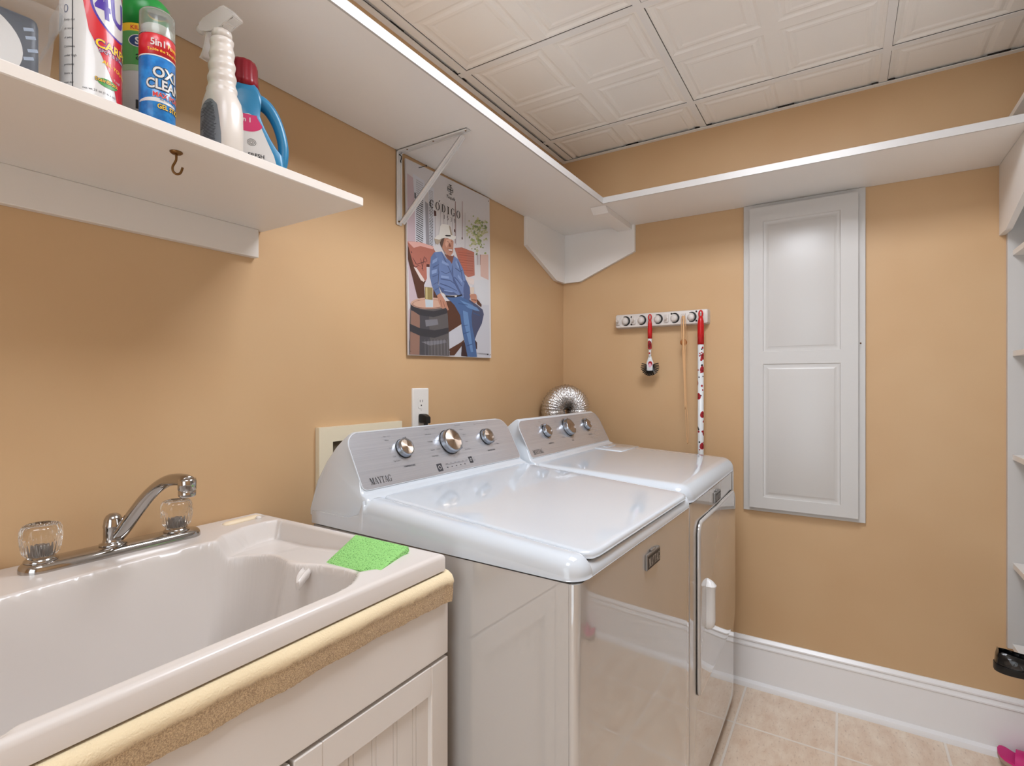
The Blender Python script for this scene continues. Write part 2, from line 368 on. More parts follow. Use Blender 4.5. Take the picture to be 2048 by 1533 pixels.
POSTER = [
('ground',[(211,93),(291,119),(373,303),(474,318),(477,2),(2,2),(2,73),(2,73)]),
('pale_ground',[(373,303),(474,321),(476,217),(429,212),(378,259)]),
('pinkwall',[(417,411),(474,422),(474,318),(418,325)]),
('lilac',[(5,604),(38,597),(41,340),(50,175),(7,171),(2,387)]),
('lilac2',[(2,149),(22,172),(10,7),(2,7)]),
('shutter',[(32,612),(91,605),(94,381),(42,383),(40,505)]),
('gap',[(92,535),(109,531),(111,384),(94,384)]),
('shutter',[(110,594),(140,594),(141,390),(111,384)]),
('slatpale',[(48,598),(84,594),(83,591),(48,595)]),
('slatpale',[(48,591),(83,587),(83,583),(48,587)]),
('slatpale',[(48,583),(83,579),(83,576),(48,580)]),
('slatpale',[(48,576),(83,572),(83,569),(48,573)]),
('slatpale',[(48,569),(83,565),(83,561),(48,566)]),
('slatpale',[(48,562),(83,557),(83,554),(48,559)]),
('slatpale',[(48,555),(83,550),(83,547),(47,551)]),
('slatpale',[(47,547),(82,543),(82,539),(47,544)]),
('slat',[(47,540),(82,535),(82,532),(47,537)]),
('slat',[(47,533),(82,528),(82,525),(47,530)]),
('slat',[(47,526),(82,521),(82,517),(47,523)]),
('slat',[(47,519),(82,514),(82,510),(47,515)]),
('slat',[(47,511),(82,506),(82,503),(47,508)]),
('slat',[(47,504),(82,499),(82,495),(46,501)]),
('slat',[(46,497),(81,492),(81,488),(46,494)]),
('slat',[(46,490),(81,484),(81,481),(46,487)]),
('slat',[(46,483),(81,477),(81,474),(46,479)]),
('slat',[(46,475),(81,470),(81,466),(46,472)]),
('slat',[(46,468),(81,462),(81,459),(46,465)]),
('slat',[(46,461),(81,455),(81,452),(46,458)]),
('slat',[(46,454),(81,448),(81,444),(45,451)]),
('slat',[(45,447),(80,440),(80,437),(45,443)]),
('slat',[(45,439),(80,433),(80,430),(45,436)]),
('slat',[(45,432),(80,426),(80,422),(45,429)]),
('slat',[(45,425),(80,418),(80,415),(45,422)]),
('slat',[(45,418),(80,411),(80,408),(45,415)]),
('slat',[(45,411),(80,404),(80,400),(45,407)]),
('slat',[(45,403),(80,396),(79,393),(44,400)]),
('slat',[(44,396),(79,389),(79,386),(44,393)]),
('slat',[(44,389),(79,382),(79,378),(44,386)]),
('slatpale',[(114,581),(135,580),(135,577),(114,579)]),
('slatpale',[(114,576),(135,574),(135,572),(114,573)]),
('slatpale',[(114,570),(135,569),(135,566),(114,568)]),
('slatpale',[(114,565),(135,563),(135,561),(114,563)]),
('slatpale',[(114,559),(135,558),(135,555),(114,557)]),
('slatpale',[(114,554),(135,552),(135,550),(114,552)]),
('slatpale',[(114,549),(135,547),(134,544),(114,546)]),
('slatpale',[(114,543),(134,541),(134,539),(114,541)]),
('slat',[(114,538),(134,536),(134,533),(114,535)]),
('slat',[(114,532),(134,530),(134,528),(113,530)]),
('slat',[(113,527),(134,525),(134,523),(113,525)]),
('slat',[(113,521),(134,519),(134,517),(113,519)]),
('slat',[(113,516),(134,514),(134,512),(113,514)]),
('slat',[(113,511),(134,508),(134,506),(113,508)]),
('slat',[(113,505),(134,503),(134,501),(113,503)]),
('slat',[(113,500),(134,497),(134,495),(113,497)]),
('slat',[(113,494),(133,492),(133,490),(113,492)]),
('slat',[(113,489),(133,486),(133,484),(113,487)]),
('slat',[(113,483),(133,481),(133,479),(112,481)]),
('slat',[(112,478),(133,476),(133,473),(112,476)]),
('slat',[(112,473),(133,470),(133,468),(112,470)]),
('slat',[(112,467),(133,465),(133,462),(112,465)]),
('slat',[(112,462),(133,459),(133,457),(112,459)]),
('slat',[(112,456),(133,454),(133,451),(112,454)]),
('slat',[(112,451),(133,448),(133,446),(112,449)]),
('slat',[(112,445),(132,443),(132,440),(112,443)]),
('slat',[(112,440),(132,437),(132,435),(112,438)]),
('slat',[(112,435),(132,432),(132,429),(112,432)]),
('slat',[(111,429),(132,426),(132,424),(111,427)]),
('slat',[(111,424),(132,421),(132,418),(111,421)]),
('slat',[(111,418),(132,415),(132,413),(111,416)]),
('slat',[(111,413),(132,410),(132,407),(111,411)]),
('slat',[(111,407),(132,404),(132,402),(111,405)]),
('slat',[(111,402),(132,399),(132,397),(111,400)]),
('slat',[(111,397),(131,393),(131,391),(111,394)]),
('slat',[(111,391),(131,388),(131,386),(111,389)]),
('black',[(39,551),(45,550),(45,531),(39,532)]),
('maroon',[(137,516),(150,516),(151,499),(139,496)]),
('greyline',[(193,557),(195,557),(192,403),(190,403)]),
('greyline',[(215,551),(217,551),(214,420),(212,419)]),
('greyline',[(241,521),(243,521),(241,413),(239,413)]),
('brownline',[(259,580),(263,581),(259,423),(255,422)]),
('greyline',[(267,552),(269,552),(266,418),(264,418)]),
('brownline',[(302,592),(305,592),(302,447),(299,446)]),
('greyline',[(319,553),(321,553),(318,416),(316,416)]),
('greyline',[(173,551),(175,551),(173,470),(171,469)]),
('greyline',[(143,497),(146,497),(144,394),(141,393)]),
('maroon',[(251,475),(260,475),(261,464),(251,465)]),
('maroon',[(297,455),(303,455),(303,447),(297,447)]),
('leaf2',[(405,477),(400,473),(397,477),(399,482),(408,482)]),
('leaf3',[(409,502),(417,501),(414,493),(404,493),(400,497)]),
('leaf1',[(419,466),(424,465),(420,462),(414,462),(414,465)]),
('leaf3',[(392,436),(397,437),(402,436),(397,433),(391,433)]),
('leaf1',[(365,440),(358,441),(358,445),(364,448),(368,445)]),
('leaf3',[(387,483),(398,487),(401,479),(386,474),(378,478)]),
('leaf3',[(411,464),(415,466),(419,465),(417,461),(411,461)]),
('leaf2',[(411,504),(417,507),(420,506),(419,503),(412,501)]),
('leaf3',[(414,475),(408,469),(401,472),(404,476),(410,477)]),
('leaf3',[(409,509),(414,512),(420,512),(417,508),(413,506)]),
('leaf3',[(374,453),(383,450),(378,442),(368,441),(362,448)]),
('leaf3',[(388,501),(394,504),(401,504),(398,501),(391,498)]),
('leaf2',[(441,525),(428,522),(422,528),(435,536),(441,533)]),
('leaf1',[(396,438),(402,439),(399,435),(395,434),(393,437)]),
('leaf3',[(407,485),(412,490),(423,491),(421,485),(413,481)]),
('leaf2',[(434,440),(429,442),(436,446),(440,445),(442,442)]),
('leaf3',[(354,485),(351,490),(358,493),(366,493),(363,489)]),
('leaf3',[(440,541),(435,545),(446,551),(454,549),(448,541)]),
('leaf1',[(429,442),(419,438),(414,441),(416,447),(428,447)]),
('leaf2',[(354,439),(359,442),(364,441),(361,437),(355,436)]),
('leaf3',[(421,527),(424,521),(417,515),(406,516),(408,523)]),
('leaf1',[(437,506),(434,501),(426,501),(426,506),(434,511)]),
('leaf3',[(371,503),(373,505),(380,507),(379,505),(376,501)]),
('leaf1',[(355,517),(359,522),(365,521),(368,518),(357,513)]),
('leaf1',[(384,537),(394,544),(402,543),(402,537),(391,531)]),
('leaf3',[(395,456),(393,460),(397,467),(404,464),(406,458)]),
('leaf1',[(409,449),(399,448),(397,453),(407,459),(413,455)]),
('leaf3',[(341,529),(345,532),(351,530),(348,525),(341,524)]),
('leaf1',[(453,552),(464,555),(474,554),(467,546),(457,546)]),
('leaf3',[(469,478),(454,477),(446,479),(456,484),(469,485)]),
('leaf3',[(382,490),(387,488),(383,482),(375,482),(376,487)]),
('leaf2',[(417,542),(407,542),(408,547),(418,550),(424,547)]),
('leaf1',[(396,476),(390,477),(393,481),(401,482),(405,479)]),
('leaf3',[(440,526),(435,522),(431,522),(431,526),(436,527)]),
('leaf1',[(398,547),(408,545),(408,537),(395,532),(386,538)]),
('leaf2',[(398,504),(405,507),(406,503),(401,501),(398,502)]),
('leaf3',[(360,498),(363,496),(359,492),(354,492),(354,496)]),
('leaf2',[(420,469),(414,463),(403,462),(402,471),(418,473)]),
('leaf1',[(448,504),(446,508),(455,509),(457,506),(453,502)]),
('leaf1',[(446,508),(440,507),(442,511),(448,512),(451,510)]),
('leaf3',[(405,537),(404,532),(397,527),(394,531),(396,537)]),
('leaf1',[(335,474),(332,474),(330,477),(335,480),(337,477)]),
('leaf3',[(404,477),(409,482),(419,486),(424,481),(413,477)]),
('leaf1',[(336,484),(324,485),(327,491),(334,494),(343,492)]),
('leaf3',[(404,487),(411,493),(420,493),(424,489),(412,485)]),
('leaf3',[(450,509),(440,506),(439,511),(443,516),(453,515)]),
('leaf3',[(422,499),(415,499),(417,504),(425,505),(430,503)]),
('leaf3',[(376,481),(374,476),(367,473),(365,477),(369,482)]),
('leaf3',[(390,506),(386,501),(379,503),(382,509),(389,509)]),
('leaf1',[(344,460),(341,462),(346,467),(350,465),(350,461)]),
('leaf1',[(414,512),(422,512),(420,507),(413,505),(410,507)]),
('leaf3',[(395,479),(403,480),(400,473),(394,471),(387,475)]),
('leaf3',[(434,549),(439,546),(430,542),(421,541),(424,546)]),
('leaf3',[(424,468),(426,462),(414,455),(407,460),(411,468)]),
('leaf1',[(409,470),(416,471),(416,467),(409,464),(406,467)]),
('leaf3',[(404,546),(394,546),(400,556),(411,556),(410,550)]),
('leaf3',[(396,512),(404,518),(414,517),(408,508),(400,507)]),
('leaf2',[(403,488),(398,488),(398,492),(405,494),(408,492)]),
('leaf3',[(404,485),(406,477),(400,472),(392,475),(394,483)]),
('leaf3',[(414,493),(427,493),(425,487),(417,480),(408,484)]),
('leaf3',[(369,453),(363,453),(366,459),(373,458),(375,455)]),
('leaf1',[(460,515),(453,514),(448,516),(455,521),(463,521)]),
('leaf2',[(433,497),(427,495),(425,498),(428,502),(434,501)]),
('leaf3',[(466,527),(466,521),(456,516),(450,521),(458,527)]),
('leaf3',[(364,451),(361,457),(371,463),(378,461),(376,455)]),
('leaf3',[(456,511),(448,507),(443,510),(447,516),(454,516)]),
('leaf3',[(374,513),(379,513),(381,510),(374,507),(370,509)]),
('leaf1',[(428,530),(422,529),(419,532),(424,536),(429,535)]),
('leaf3',[(456,509),(461,514),(471,516),(472,510),(461,505)]),
('leaf1',[(327,505),(336,507),(338,500),(328,499),(322,501)]),
('leaf1',[(406,538),(417,544),(420,537),(415,532),(405,532)]),
('leaf1',[(372,505),(366,506),(367,511),(374,512),(378,509)]),
('leaf2',[(452,519),(444,520),(449,526),(459,528),(458,522)]),
('leaf1',[(368,550),(369,554),(378,557),(378,553),(374,550)]),
('leaf3',[(388,426),(399,430),(407,424),(397,416),(388,418)]),
('leaf2',[(414,481),(405,476),(397,477),(401,481),(410,485)]),
('leaf1',[(394,506),(400,511),(405,510),(405,504),(398,502)]),
('leaf1',[(388,442),(376,442),(376,447),(385,454),(395,450)]),
('leaf3',[(374,458),(383,458),(383,456),(378,452),(372,454)]),
('leaf3',[(412,483),(404,480),(398,481),(404,489),(413,489)]),
('leaf1',[(378,480),(370,483),(377,490),(388,489),(385,483)]),
('leaf1',[(426,493),(435,492),(431,486),(421,483),(420,488)]),
('leaf1',[(411,447),(406,448),(409,451),(416,452),(418,449)]),
('leaf3',[(406,467),(394,462),(388,467),(395,473),(403,473)]),
('leaf2',[(400,515),(406,515),(405,511),(398,510),(397,512)]),
('leaf2',[(388,426),(382,423),(374,424),(380,429),(386,430)]),
('leaf3',[(402,512),(395,508),(391,513),(398,517),(407,517)]),
('leaf1',[(364,512),(374,520),(385,517),(378,511),(369,508)]),
('leaf2',[(414,514),(412,508),(401,504),(396,510),(402,515)]),
('leaf1',[(446,460),(449,458),(445,455),(439,455),(441,460)]),
('leaf3',[(335,479),(336,487),(348,491),(351,484),(344,480)]),
('leaf1',[(361,466),(370,463),(365,455),(357,454),(352,458)]),
('leaf1',[(402,478),(396,478),(399,483),(404,483),(406,481)]),
('leaf3',[(447,476),(447,479),(455,482),(456,478),(453,475)]),
('leaf3',[(325,475),(333,480),(337,475),(333,471),(327,471)]),
('leaf1',[(395,521),(404,518),(398,512),(390,511),(386,514)]),
('leaf3',[(386,454),(378,449),(374,455),(380,459),(389,460)]),
('leaf3',[(411,530),(400,527),(401,532),(408,537),(414,534)]),
('leaf1',[(412,533),(411,540),(421,542),(426,540),(422,534)]),
('leaf1',[(377,465),(382,460),(373,453),(360,454),(365,460)]),
('leaf2',[(409,494),(400,491),(395,494),(403,498),(409,498)]),
('leaf3',[(402,490),(407,492),(411,491),(409,487),(402,485)]),
('leaf1',[(378,494),(373,495),(375,498),(379,500),(383,498)]),
('leaf3',[(343,469),(349,473),(352,469),(349,466),(343,464)]),
('leaf3',[(394,514),(404,514),(402,509),(397,505),(390,508)]),
('leaf1',[(410,521),(423,522),(429,518),(417,512),(405,513)]),
('leaf1',[(426,458),(418,454),(411,453),(409,457),(419,462)]),
('leaf1',[(432,517),(435,522),(443,523),(446,520),(439,517)]),
('leaf3',[(341,432),(349,438),(359,440),(357,432),(349,429)]),
('leaf2',[(392,469),(404,474),(410,473),(410,465),(398,463)]),
('leaf2',[(468,530),(462,523),(448,524),(449,529),(464,534)]),
('leaf1',[(358,503),(360,500),(355,498),(350,498),(353,502)]),
('leaf1',[(372,500),(364,498),(363,503),(370,506),(377,506)]),
('leaf1',[(414,492),(425,493),(423,488),(415,483),(410,487)]),
('leaf2',[(401,466),(407,470),(412,469),(411,465),(405,463)]),
('leaf3',[(403,493),(402,495),(405,500),(410,499),(411,495)]),
('leaf2',[(426,496),(424,498),(426,503),(432,503),(435,499)]),
('leaf2',[(427,456),(431,453),(429,449),(423,448),(422,452)]),
('leaf3',[(391,477),(397,475),(392,470),(387,470),(384,473)]),
('leaf3',[(424,500),(434,502),(440,498),(429,491),(421,493)]),
('leaf1',[(387,537),(395,534),(392,528),(382,525),(378,530)]),
('leaf2',[(352,465),(345,462),(341,464),(343,467),(349,469)]),
('leaf2',[(434,537),(426,538),(426,545),(435,548),(443,545)]),
('leaf2',[(394,404),(384,405),(389,411),(397,415),(398,409)]),
('leaf2',[(460,537),(459,532),(451,528),(443,530),(449,537)]),
('leaf1',[(349,503),(346,498),(338,493),(335,499),(342,503)]),
('leaf1',[(359,426),(363,426),(365,424),(360,420),(356,422)]),
('leaf3',[(441,470),(437,475),(441,478),(452,481),(448,473)]),
('leaf1',[(357,497),(345,494),(339,495),(343,502),(355,503)]),
('leaf1',[(410,546),(406,544),(400,544),(402,547),(407,548)]),
('leaf2',[(410,467),(422,472),(427,469),(426,464),(413,460)]),
('leaf3',[(387,483),(395,484),(397,480),(393,474),(384,476)]),
('leaf3',[(366,479),(372,482),(380,482),(377,477),(370,474)]),
('leaf3',[(387,500),(393,498),(390,495),(385,493),(383,496)]),
('leaf3',[(412,486),(404,482),(397,486),(405,494),(418,493)]),
('leaf1',[(464,483),(457,481),(452,482),(458,487),(466,487)]),
('leaf2',[(384,495),(383,489),(374,484),(370,490),(377,497)]),
('leaf1',[(405,483),(396,482),(393,484),(398,487),(404,487)]),
('leaf2',[(395,521),(395,517),(385,509),(376,514),(382,520)]),
('leaf1',[(443,419),(448,427),(456,428),(461,425),(455,420)]),
('leaf3',[(378,443),(375,447),(382,452),(390,450),(384,445)]),
('leaf3',[(337,468),(329,464),(326,466),(328,469),(333,471)]),
('leaf2',[(396,487),(395,484),(387,481),(383,484),(390,488)]),
('leaf1',[(387,466),(392,472),(403,476),(405,469),(398,465)]),
('leaf3',[(359,457),(357,453),(352,451),(350,455),(355,458)]),
('leaf3',[(360,519),(364,518),(362,516),(356,514),(354,516)]),
('leaf1',[(405,457),(398,457),(400,463),(408,463),(409,460)]),
('leaf3',[(443,502),(443,496),(434,494),(427,495),(432,503)]),
('leaf3',[(435,499),(440,505),(451,508),(454,504),(443,497)]),
('leaf3',[(403,496),(398,493),(393,494),(396,498),(402,498)]),
('leaf3',[(449,555),(454,559),(458,556),(455,553),(449,552)]),
('leaf3',[(368,491),(372,486),(367,481),(357,479),(357,484)]),
('leaf2',[(406,518),(397,513),(389,514),(393,521),(402,522)]),
('brownline',[(394,407),(398,407),(396,366),(393,366)]),
('brownline',[(406,409),(409,410),(407,368),(405,368)]),
('brownline',[(415,411),(418,411),(416,370),(414,369)]),
('rust',[(251,405),(297,416),(375,413),(377,322),(333,308),(301,321),(273,367)]),
('rust2',[(273,399),(326,412),(328,326),(301,336)]),
('cream',[(324,310),(373,306),(371,284),(339,286),(324,296)]),
('rustdark',[(273,395),(375,405),(375,404),(273,393)]),
('rustdark',[(275,386),(374,396),(374,394),(275,384)]),
('rustdark',[(276,376),(372,386),(372,385),(276,375)]),
('rustdark',[(278,367),(371,377),(371,375),(278,365)]),
('rustdark',[(279,358),(369,367),(369,366),(279,356)]),
('rustdark',[(281,348),(368,358),(368,356),(281,347)]),
('rustdark',[(282,339),(367,348),(366,347),(282,337)]),
('rustdark',[(284,330),(365,339),(365,337),(284,328)]),
('rustdark',[(286,320),(364,329),(364,328),(286,319)]),
('brown',[(2,366),(2,319),(22,265),(47,195),(79,192),(149,197),(161,232),(110,265),(81,258),(39,300)]),
('rust',[(2,371),(2,379),(64,388),(128,384),(143,370),(111,321),(105,258),(83,261),(62,271),(32,297),(16,334)]),
('pinkhi',[(2,377),(2,378),(64,388),(133,387),(128,376),(64,375),(31,362)]),
('cream',[(29,298),(43,297),(81,264),(80,254),(64,258)]),
('scrawl',[(17,350),(23,345),(22,342),(16,345)]),
('scrawl',[(25,329),(44,310),(41,308),(24,327)]),
('scrawl',[(44,310),(87,327),(88,325),(45,308)]),
('scrawl',[(65,333),(77,293),(75,292),(63,332)]),
('scrawl',[(82,343),(69,298),(72,298),(85,342)]),
('scrawl',[(90,341),(99,329),(87,324),(93,318),(84,324),(96,329),(87,339)]),
('scrawl',[(25,307),(39,300),(53,308),(67,304),(53,306),(39,297),(24,305)]),
('brown',[(197,202),(247,207),(275,178),(291,126),(211,89),(201,154)]),
('creamdk',[(213,207),(247,209),(275,196),(281,174),(269,174),(258,195),(235,203)]),
('brown',[(384,234),(403,225),(422,212),(419,202),(390,212)]),
('brown',[(215,16),(302,66),(304,55),(243,5),(216,4)]),
('brown',[(210,26),(290,58),(289,51),(221,16)]),
('barrel',[(12,172),(202,178),(207,148),(212,86),(214,2),(214,2),(2,2),(2,42),(5,58),(7,111)]),
('stave',[(13,150),(54,146),(58,99),(55,63),(52,2),(6,2),(8,73)]),
('barreldk',[(52,2),(57,146),(103,145),(106,63),(100,2)]),
('grain',[(83,124),(148,132),(153,113),(87,101)]),
('grain',[(62,47),(194,60),(198,50),(106,36)]),
('barreldk',[(72,56),(73,56),(74,2),(72,2)]),
('grain',[(80,56),(81,57),(82,2),(80,2)]),
('barreldk',[(88,57),(90,57),(91,3),(89,3)]),
('grain',[(97,57),(98,57),(99,3),(97,3)]),
('barreldk',[(105,58),(107,58),(108,3),(106,3)]),
('grain',[(114,58),(115,58),(116,3),(114,3)]),
('barreldk',[(122,59),(124,59),(125,4),(123,3)]),
('grain',[(131,59),(132,59),(133,4),(131,4)]),
('barreldk',[(140,59),(141,60),(142,4),(140,4)]),
('grain',[(148,60),(150,60),(151,4),(149,4)]),
('barreldk',[(157,60),(159,60),(160,4),(158,4)]),
('grain',[(166,61),(168,61),(169,5),(166,5)]),
('barreldk',[(175,61),(177,61),(178,5),(175,5)]),
('grain',[(184,62),(186,62),(187,5),(185,5)]),
('barreldk',[(193,62),(195,62),(196,5),(194,5)]),
('grain',[(202,63),(204,63),(205,6),(203,5)]),
('hoop',[(12,173),(59,158),(128,158),(203,177),(204,158),(128,137),(54,138),(12,153)]),
('hoop',[(6,105),(58,93),(132,91),(210,106),(211,86),(131,64),(58,67),(6,80)]),
('barreltop',[(202,194),(200,189),(192,184),(180,178),(164,173),(145,169),(124,165),(103,163),(82,161),(63,161),(46,162),(32,163),(22,166),(15,169),(13,174),(15,178),(22,183),(33,188),(47,193),(64,197),(83,201),(104,204),(125,206),(146,207),(164,206),(180,205),(192,202),(200,198)]),
('hoop2',[(196,190),(193,186),(186,182),(175,178),(160,173),(142,170),(123,166),(103,164),(84,163),(66,162),(50,162),(36,164),(27,166),(21,168),(19,172),(21,175),(27,179),(37,184),(50,188),(66,191),(84,195),(104,197),(124,199),(143,200),(160,200),(175,199),(186,197),(193,194)]),
('barreltop',[(190,191),(188,187),(181,183),(171,179),(157,176),(140,172),(122,169),(103,167),(85,166),(68,165),(53,165),(40,166),(31,168),(25,170),(23,173),(25,176),(31,180),(40,184),(53,187),(68,191),(86,194),(104,196),(123,198),(141,199),(157,199),(171,198),(182,196),(188,194)]),
('bottle',[(94,309),(110,311),(110,272),(128,251),(126,172),(86,168),(80,244),(95,269)]),
('liquid',[(83,238),(125,241),(124,197),(84,196)]),
('label',[(85,193),(125,196),(124,172),(88,168)]),
('liquidhi',[(88,237),(97,238),(97,197),(88,197)]),
('maroon',[(94,318),(110,320),(110,311),(94,309)]),
('darkjean',[(270,224),(329,227),(390,208),(428,193),(436,175),(421,136),(388,96),(368,62),(350,94),(351,138),(327,165)]),
('boot',[(368,73),(387,59),(387,32),(374,36)]),
('boot',[(290,54),(325,60),(336,2),(319,2),(284,4)]),
('jean',[(195,219),(293,234),(365,206),(352,160),(356,120),(372,73),(386,3),(355,2),(324,2),(313,37),(296,91),(280,158),(246,193)]),
('jeanhi',[(298,177),(328,173),(339,122),(353,57),(361,21),(346,20),(326,74),(303,134)]),
('jeanhi',[(281,215),(340,207),(390,197),(409,184),(377,185),(328,191)]),
('shirtdk',[(295,328),(318,299),(345,270),(350,241),(337,218),(305,225),(300,271)]),
('shirt',[(117,339),(135,367),(177,378),(206,355),(244,376),(273,367),(301,336),(318,302),(303,264),(302,224),(270,233),(197,223),(156,251),(162,300)]),
('shirtdk',[(174,375),(192,359),(232,311),(237,294),(216,322),(189,352)]),
('shirtdk',[(238,343),(243,298),(299,231),(282,236),(240,280),(232,318)]),
('shirtline',[(170,308),(199,302),(227,315),(227,313),(199,300),(170,306)]),
('shirtline',[(255,332),(283,324),(298,332),(298,329),(283,321),(255,329)]),
('shirtdk',[(158,252),(198,243),(247,239),(270,233),(225,229),(176,230)]),
('shirt2',[(135,367),(117,346),(112,312),(111,278),(120,247),(145,216),(168,228),(153,258),(159,299),(163,337)]),
('shirtline',[(155,325),(162,300),(155,258),(152,258),(158,299)]),
('shirtdk',[(126,314),(160,330),(161,327),(129,309)]),
('shirtdk',[(123,280),(157,294),(155,290),(126,277)]),
('shirtdk',[(128,254),(153,266),(154,263),(130,251)]),
('shirtdk',[(135,235),(158,247),(161,245),(139,232)]),
('shirtdk',[(169,280),(226,282),(271,267),(269,264),(223,278),(169,276)]),
('shirtdk',[(166,263),(214,259),(265,248),(263,246),(212,255),(165,259)]),
('shirtdk',[(272,359),(295,320),(300,292),(295,292),(289,318),(268,355)]),
('shirtdk',[(249,299),(271,288),(294,270),(289,269),(268,284),(246,295)]),
('shirtdk',[(306,293),(330,279),(341,262),(337,260),(325,274),(303,287)]),
('shirthi',[(179,347),(216,339),(215,332),(176,336)]),
('shirthi',[(172,291),(215,294),(218,286),(171,283)]),
('shirthi',[(187,242),(236,241),(236,238),(186,238)]),
('shirthi',[(127,337),(153,352),(150,338),(124,324)]),
('shirthi',[(120,300),(149,311),(147,297),(121,287)]),
('shirthi',[(261,361),(278,339),(272,331),(255,353)]),
('shirthi',[(271,310),(294,292),(294,281),(269,299)]),
('jeandk',[(291,119),(327,125),(328,123),(292,116)]),
('jeandk',[(299,91),(338,100),(339,98),(302,87)]),
('jeandk',[(319,45),(356,54),(357,51),(320,41)]),
('jeandk',[(269,203),(328,202),(329,199),(269,199)]),
('jeandk',[(364,176),(408,169),(407,166),(363,172)]),
('belt',[(195,222),(247,226),(293,238),(293,232),(247,220),(197,216)]),
('buckle',[(248,229),(261,231),(262,225),(249,222)]),
('skin',[(147,217),(168,226),(184,211),(202,192),(213,172),(207,168),(194,179),(188,174),(178,172),(170,175),(157,191)]),
('skindk',[(168,202),(176,176),(174,176),(165,201)]),
('skindk',[(181,200),(192,179),(190,178),(179,199)]),
('skin',[(341,244),(366,252),(388,245),(390,220),(374,212),(353,219)]),
('skindk',[(353,227),(387,227),(384,223),(354,224)]),
('glass',[(343,271),(373,275),(369,247),(347,242)]),
('skin',[(350,246),(385,249),(386,240),(352,236)]),
('skindk',[(192,371),(239,373),(243,361),(233,349),(211,356)]),
('skindk',[(177,390),(200,371),(233,367),(250,380),(241,361),(235,343),(200,368)]),
('skin',[(169,406),(180,425),(229,437),(246,428),(244,404),(242,386),(225,370),(206,372),(185,385)]),
('skinhi',[(202,426),(229,434),(234,423),(218,416),(204,396),(196,408)]),
('hair',[(167,407),(178,426),(194,431),(188,415),(179,391),(173,397)]),
('skindk',[(207,421),(219,421),(219,419),(208,419)]),
('skindk',[(229,427),(238,427),(238,425),(229,424)]),
('skindk',[(220,420),(231,408),(226,403),(217,404)]),
('teeth',[(213,393),(239,397),(236,392),(220,390)]),
('skindk',[(210,394),(242,399),(242,397),(210,392)]),
('skindk',[(220,387),(238,389),(234,386),(222,385)]),
('hat',[(136,416),(154,431),(175,441),(218,447),(260,450),(257,440),(240,432),(202,433),(180,425),(164,410),(156,400),(143,401)]),
('hat',[(162,433),(170,467),(181,478),(203,481),(219,483),(230,477),(243,445),(202,438)]),
('hatdk',[(136,416),(164,417),(180,427),(167,409),(157,399),(143,400)]),
('black',[(194,438),(202,443),(229,448),(230,443),(207,438)]),
('hatdk',[(219,482),(230,477),(240,450),(229,448)]),
('smalltext',[(386,18),(455,18),(455,17),(386,17)]),
('smalltext',[(399,15),(455,14),(455,13),(399,14)]),
('black',[(455,17),(466,17),(465,12),(455,12)]),
]
# ================================================================= THE SETTING
H = 2.45
RX0, RY0 = -3.6, -2.06
struct(obj('floor', mbox(RX0, .0, RY0, 0, -.05, 0), M_floor, smooth=0))
struct(obj('wall_back', mbox(RX0 - .1, .1, 0, .1, -.05, 2.6), M_wall, smooth=0))
struct(obj('wall_right', mbox(0, .1, RY0 - .1, 0, -.05, 2.6), M_wall, smooth=0))
struct(obj('wall_front', mbox(RX0 - .1, 0, RY0 - .1, RY0, -.05, 2.6), M_wall, smooth=0))
bm = nb(); DY0, DY1 = -1.75, -.55
box(bm, RX0 - .1, RX0, RY0, DY0, -.05, 2.6); box(bm, RX0 - .1, RX0, DY1, 0, -.05, 2.6); box(bm, RX0 - .1, RX0, DY0, DY1, 2.1, 2.6)
struct(obj('wall_left', bm, M_wall, smooth=0))
bm = nb()
for y in (DY0, DY1): s = 1 if y == DY0 else -1; box(bm, RX0 - .11, RX0 + .018, y - s * .08, y + s * .0, 0, 2.18)
box(bm, RX0 - .11, RX0 + .018, DY0, DY1, 2.1, 2.18)
struct(obj('fill_opening', bm, M_trim, smooth=0))          # unseen cased opening added to let in fill light
# ceiling: lay-in tiles, every tile embossed with four framed panels
TX = [-.25 - .657 * k for k in range(6)]; TY = [-.052 - .657 * k for k in range(4)]
gx = [TX[0] + .657] + TX; gy = [TY[0] + .657] + TY
LIGHT = [(-1.564, -.907), (-2.878, -2.221)]
LY = (-1.366, -.709)
bm = nb()
def framed(bm, x0, x1, y0, y1, z):
    steps = [(0, 0), (.022, 0), (.032, .0038), (.040, .0038), (.050, .0006), (.060, .0006), (.068, .0026)]
    prev = None
    for ins, dz in steps:
        r = [bm.verts.new((x, y, z + dz)) for x, y in ((x0 + ins, y0 + ins), (x1 - ins, y0 + ins), (x1 - ins, y1 - ins), (x0 + ins, y1 - ins))]
        if prev:
            for i in range(4): bm.faces.new([prev[i], r[i], r[(i + 1) % 4], prev[(i + 1) % 4]])
        prev = r
    bm.faces.new(prev)
for i in range(len(gx) - 1):
    for j in range(len(gy) - 1):
        x1, x0, y1, y0 = gx[i], gx[i + 1], gy[j], gy[j + 1]
        if any(abs(x1 - b) < .01 for a, b in LIGHT) and abs(y1 - LY[1]) < .01: continue
        xm, ym = (x0 + x1) / 2, (y0 + y1) / 2
        for a, b in ((x0, xm), (xm, x1)):
            for c, d in ((y0, ym), (ym, y1)): framed(bm, a, b, c, d, H)
for co, no in (((-.003, 0, 0), (1, 0, 0)), ((0, -.003, 0), (0, 1, 0))):
    bmesh.ops.bisect_plane(bm, geom=bm.verts[:] + bm.edges[:] + bm.faces[:], plane_co=co, plane_no=no, clear_outer=True)
bmesh.ops.recalc_face_normals(bm, faces=bm.faces[:])
for f in bm.faces:
    if f.normal.z > 0: f.normal_flip()
box(bm, RX0 - .1, .1, RY0 - .1, .1, 2.55, 2.65)
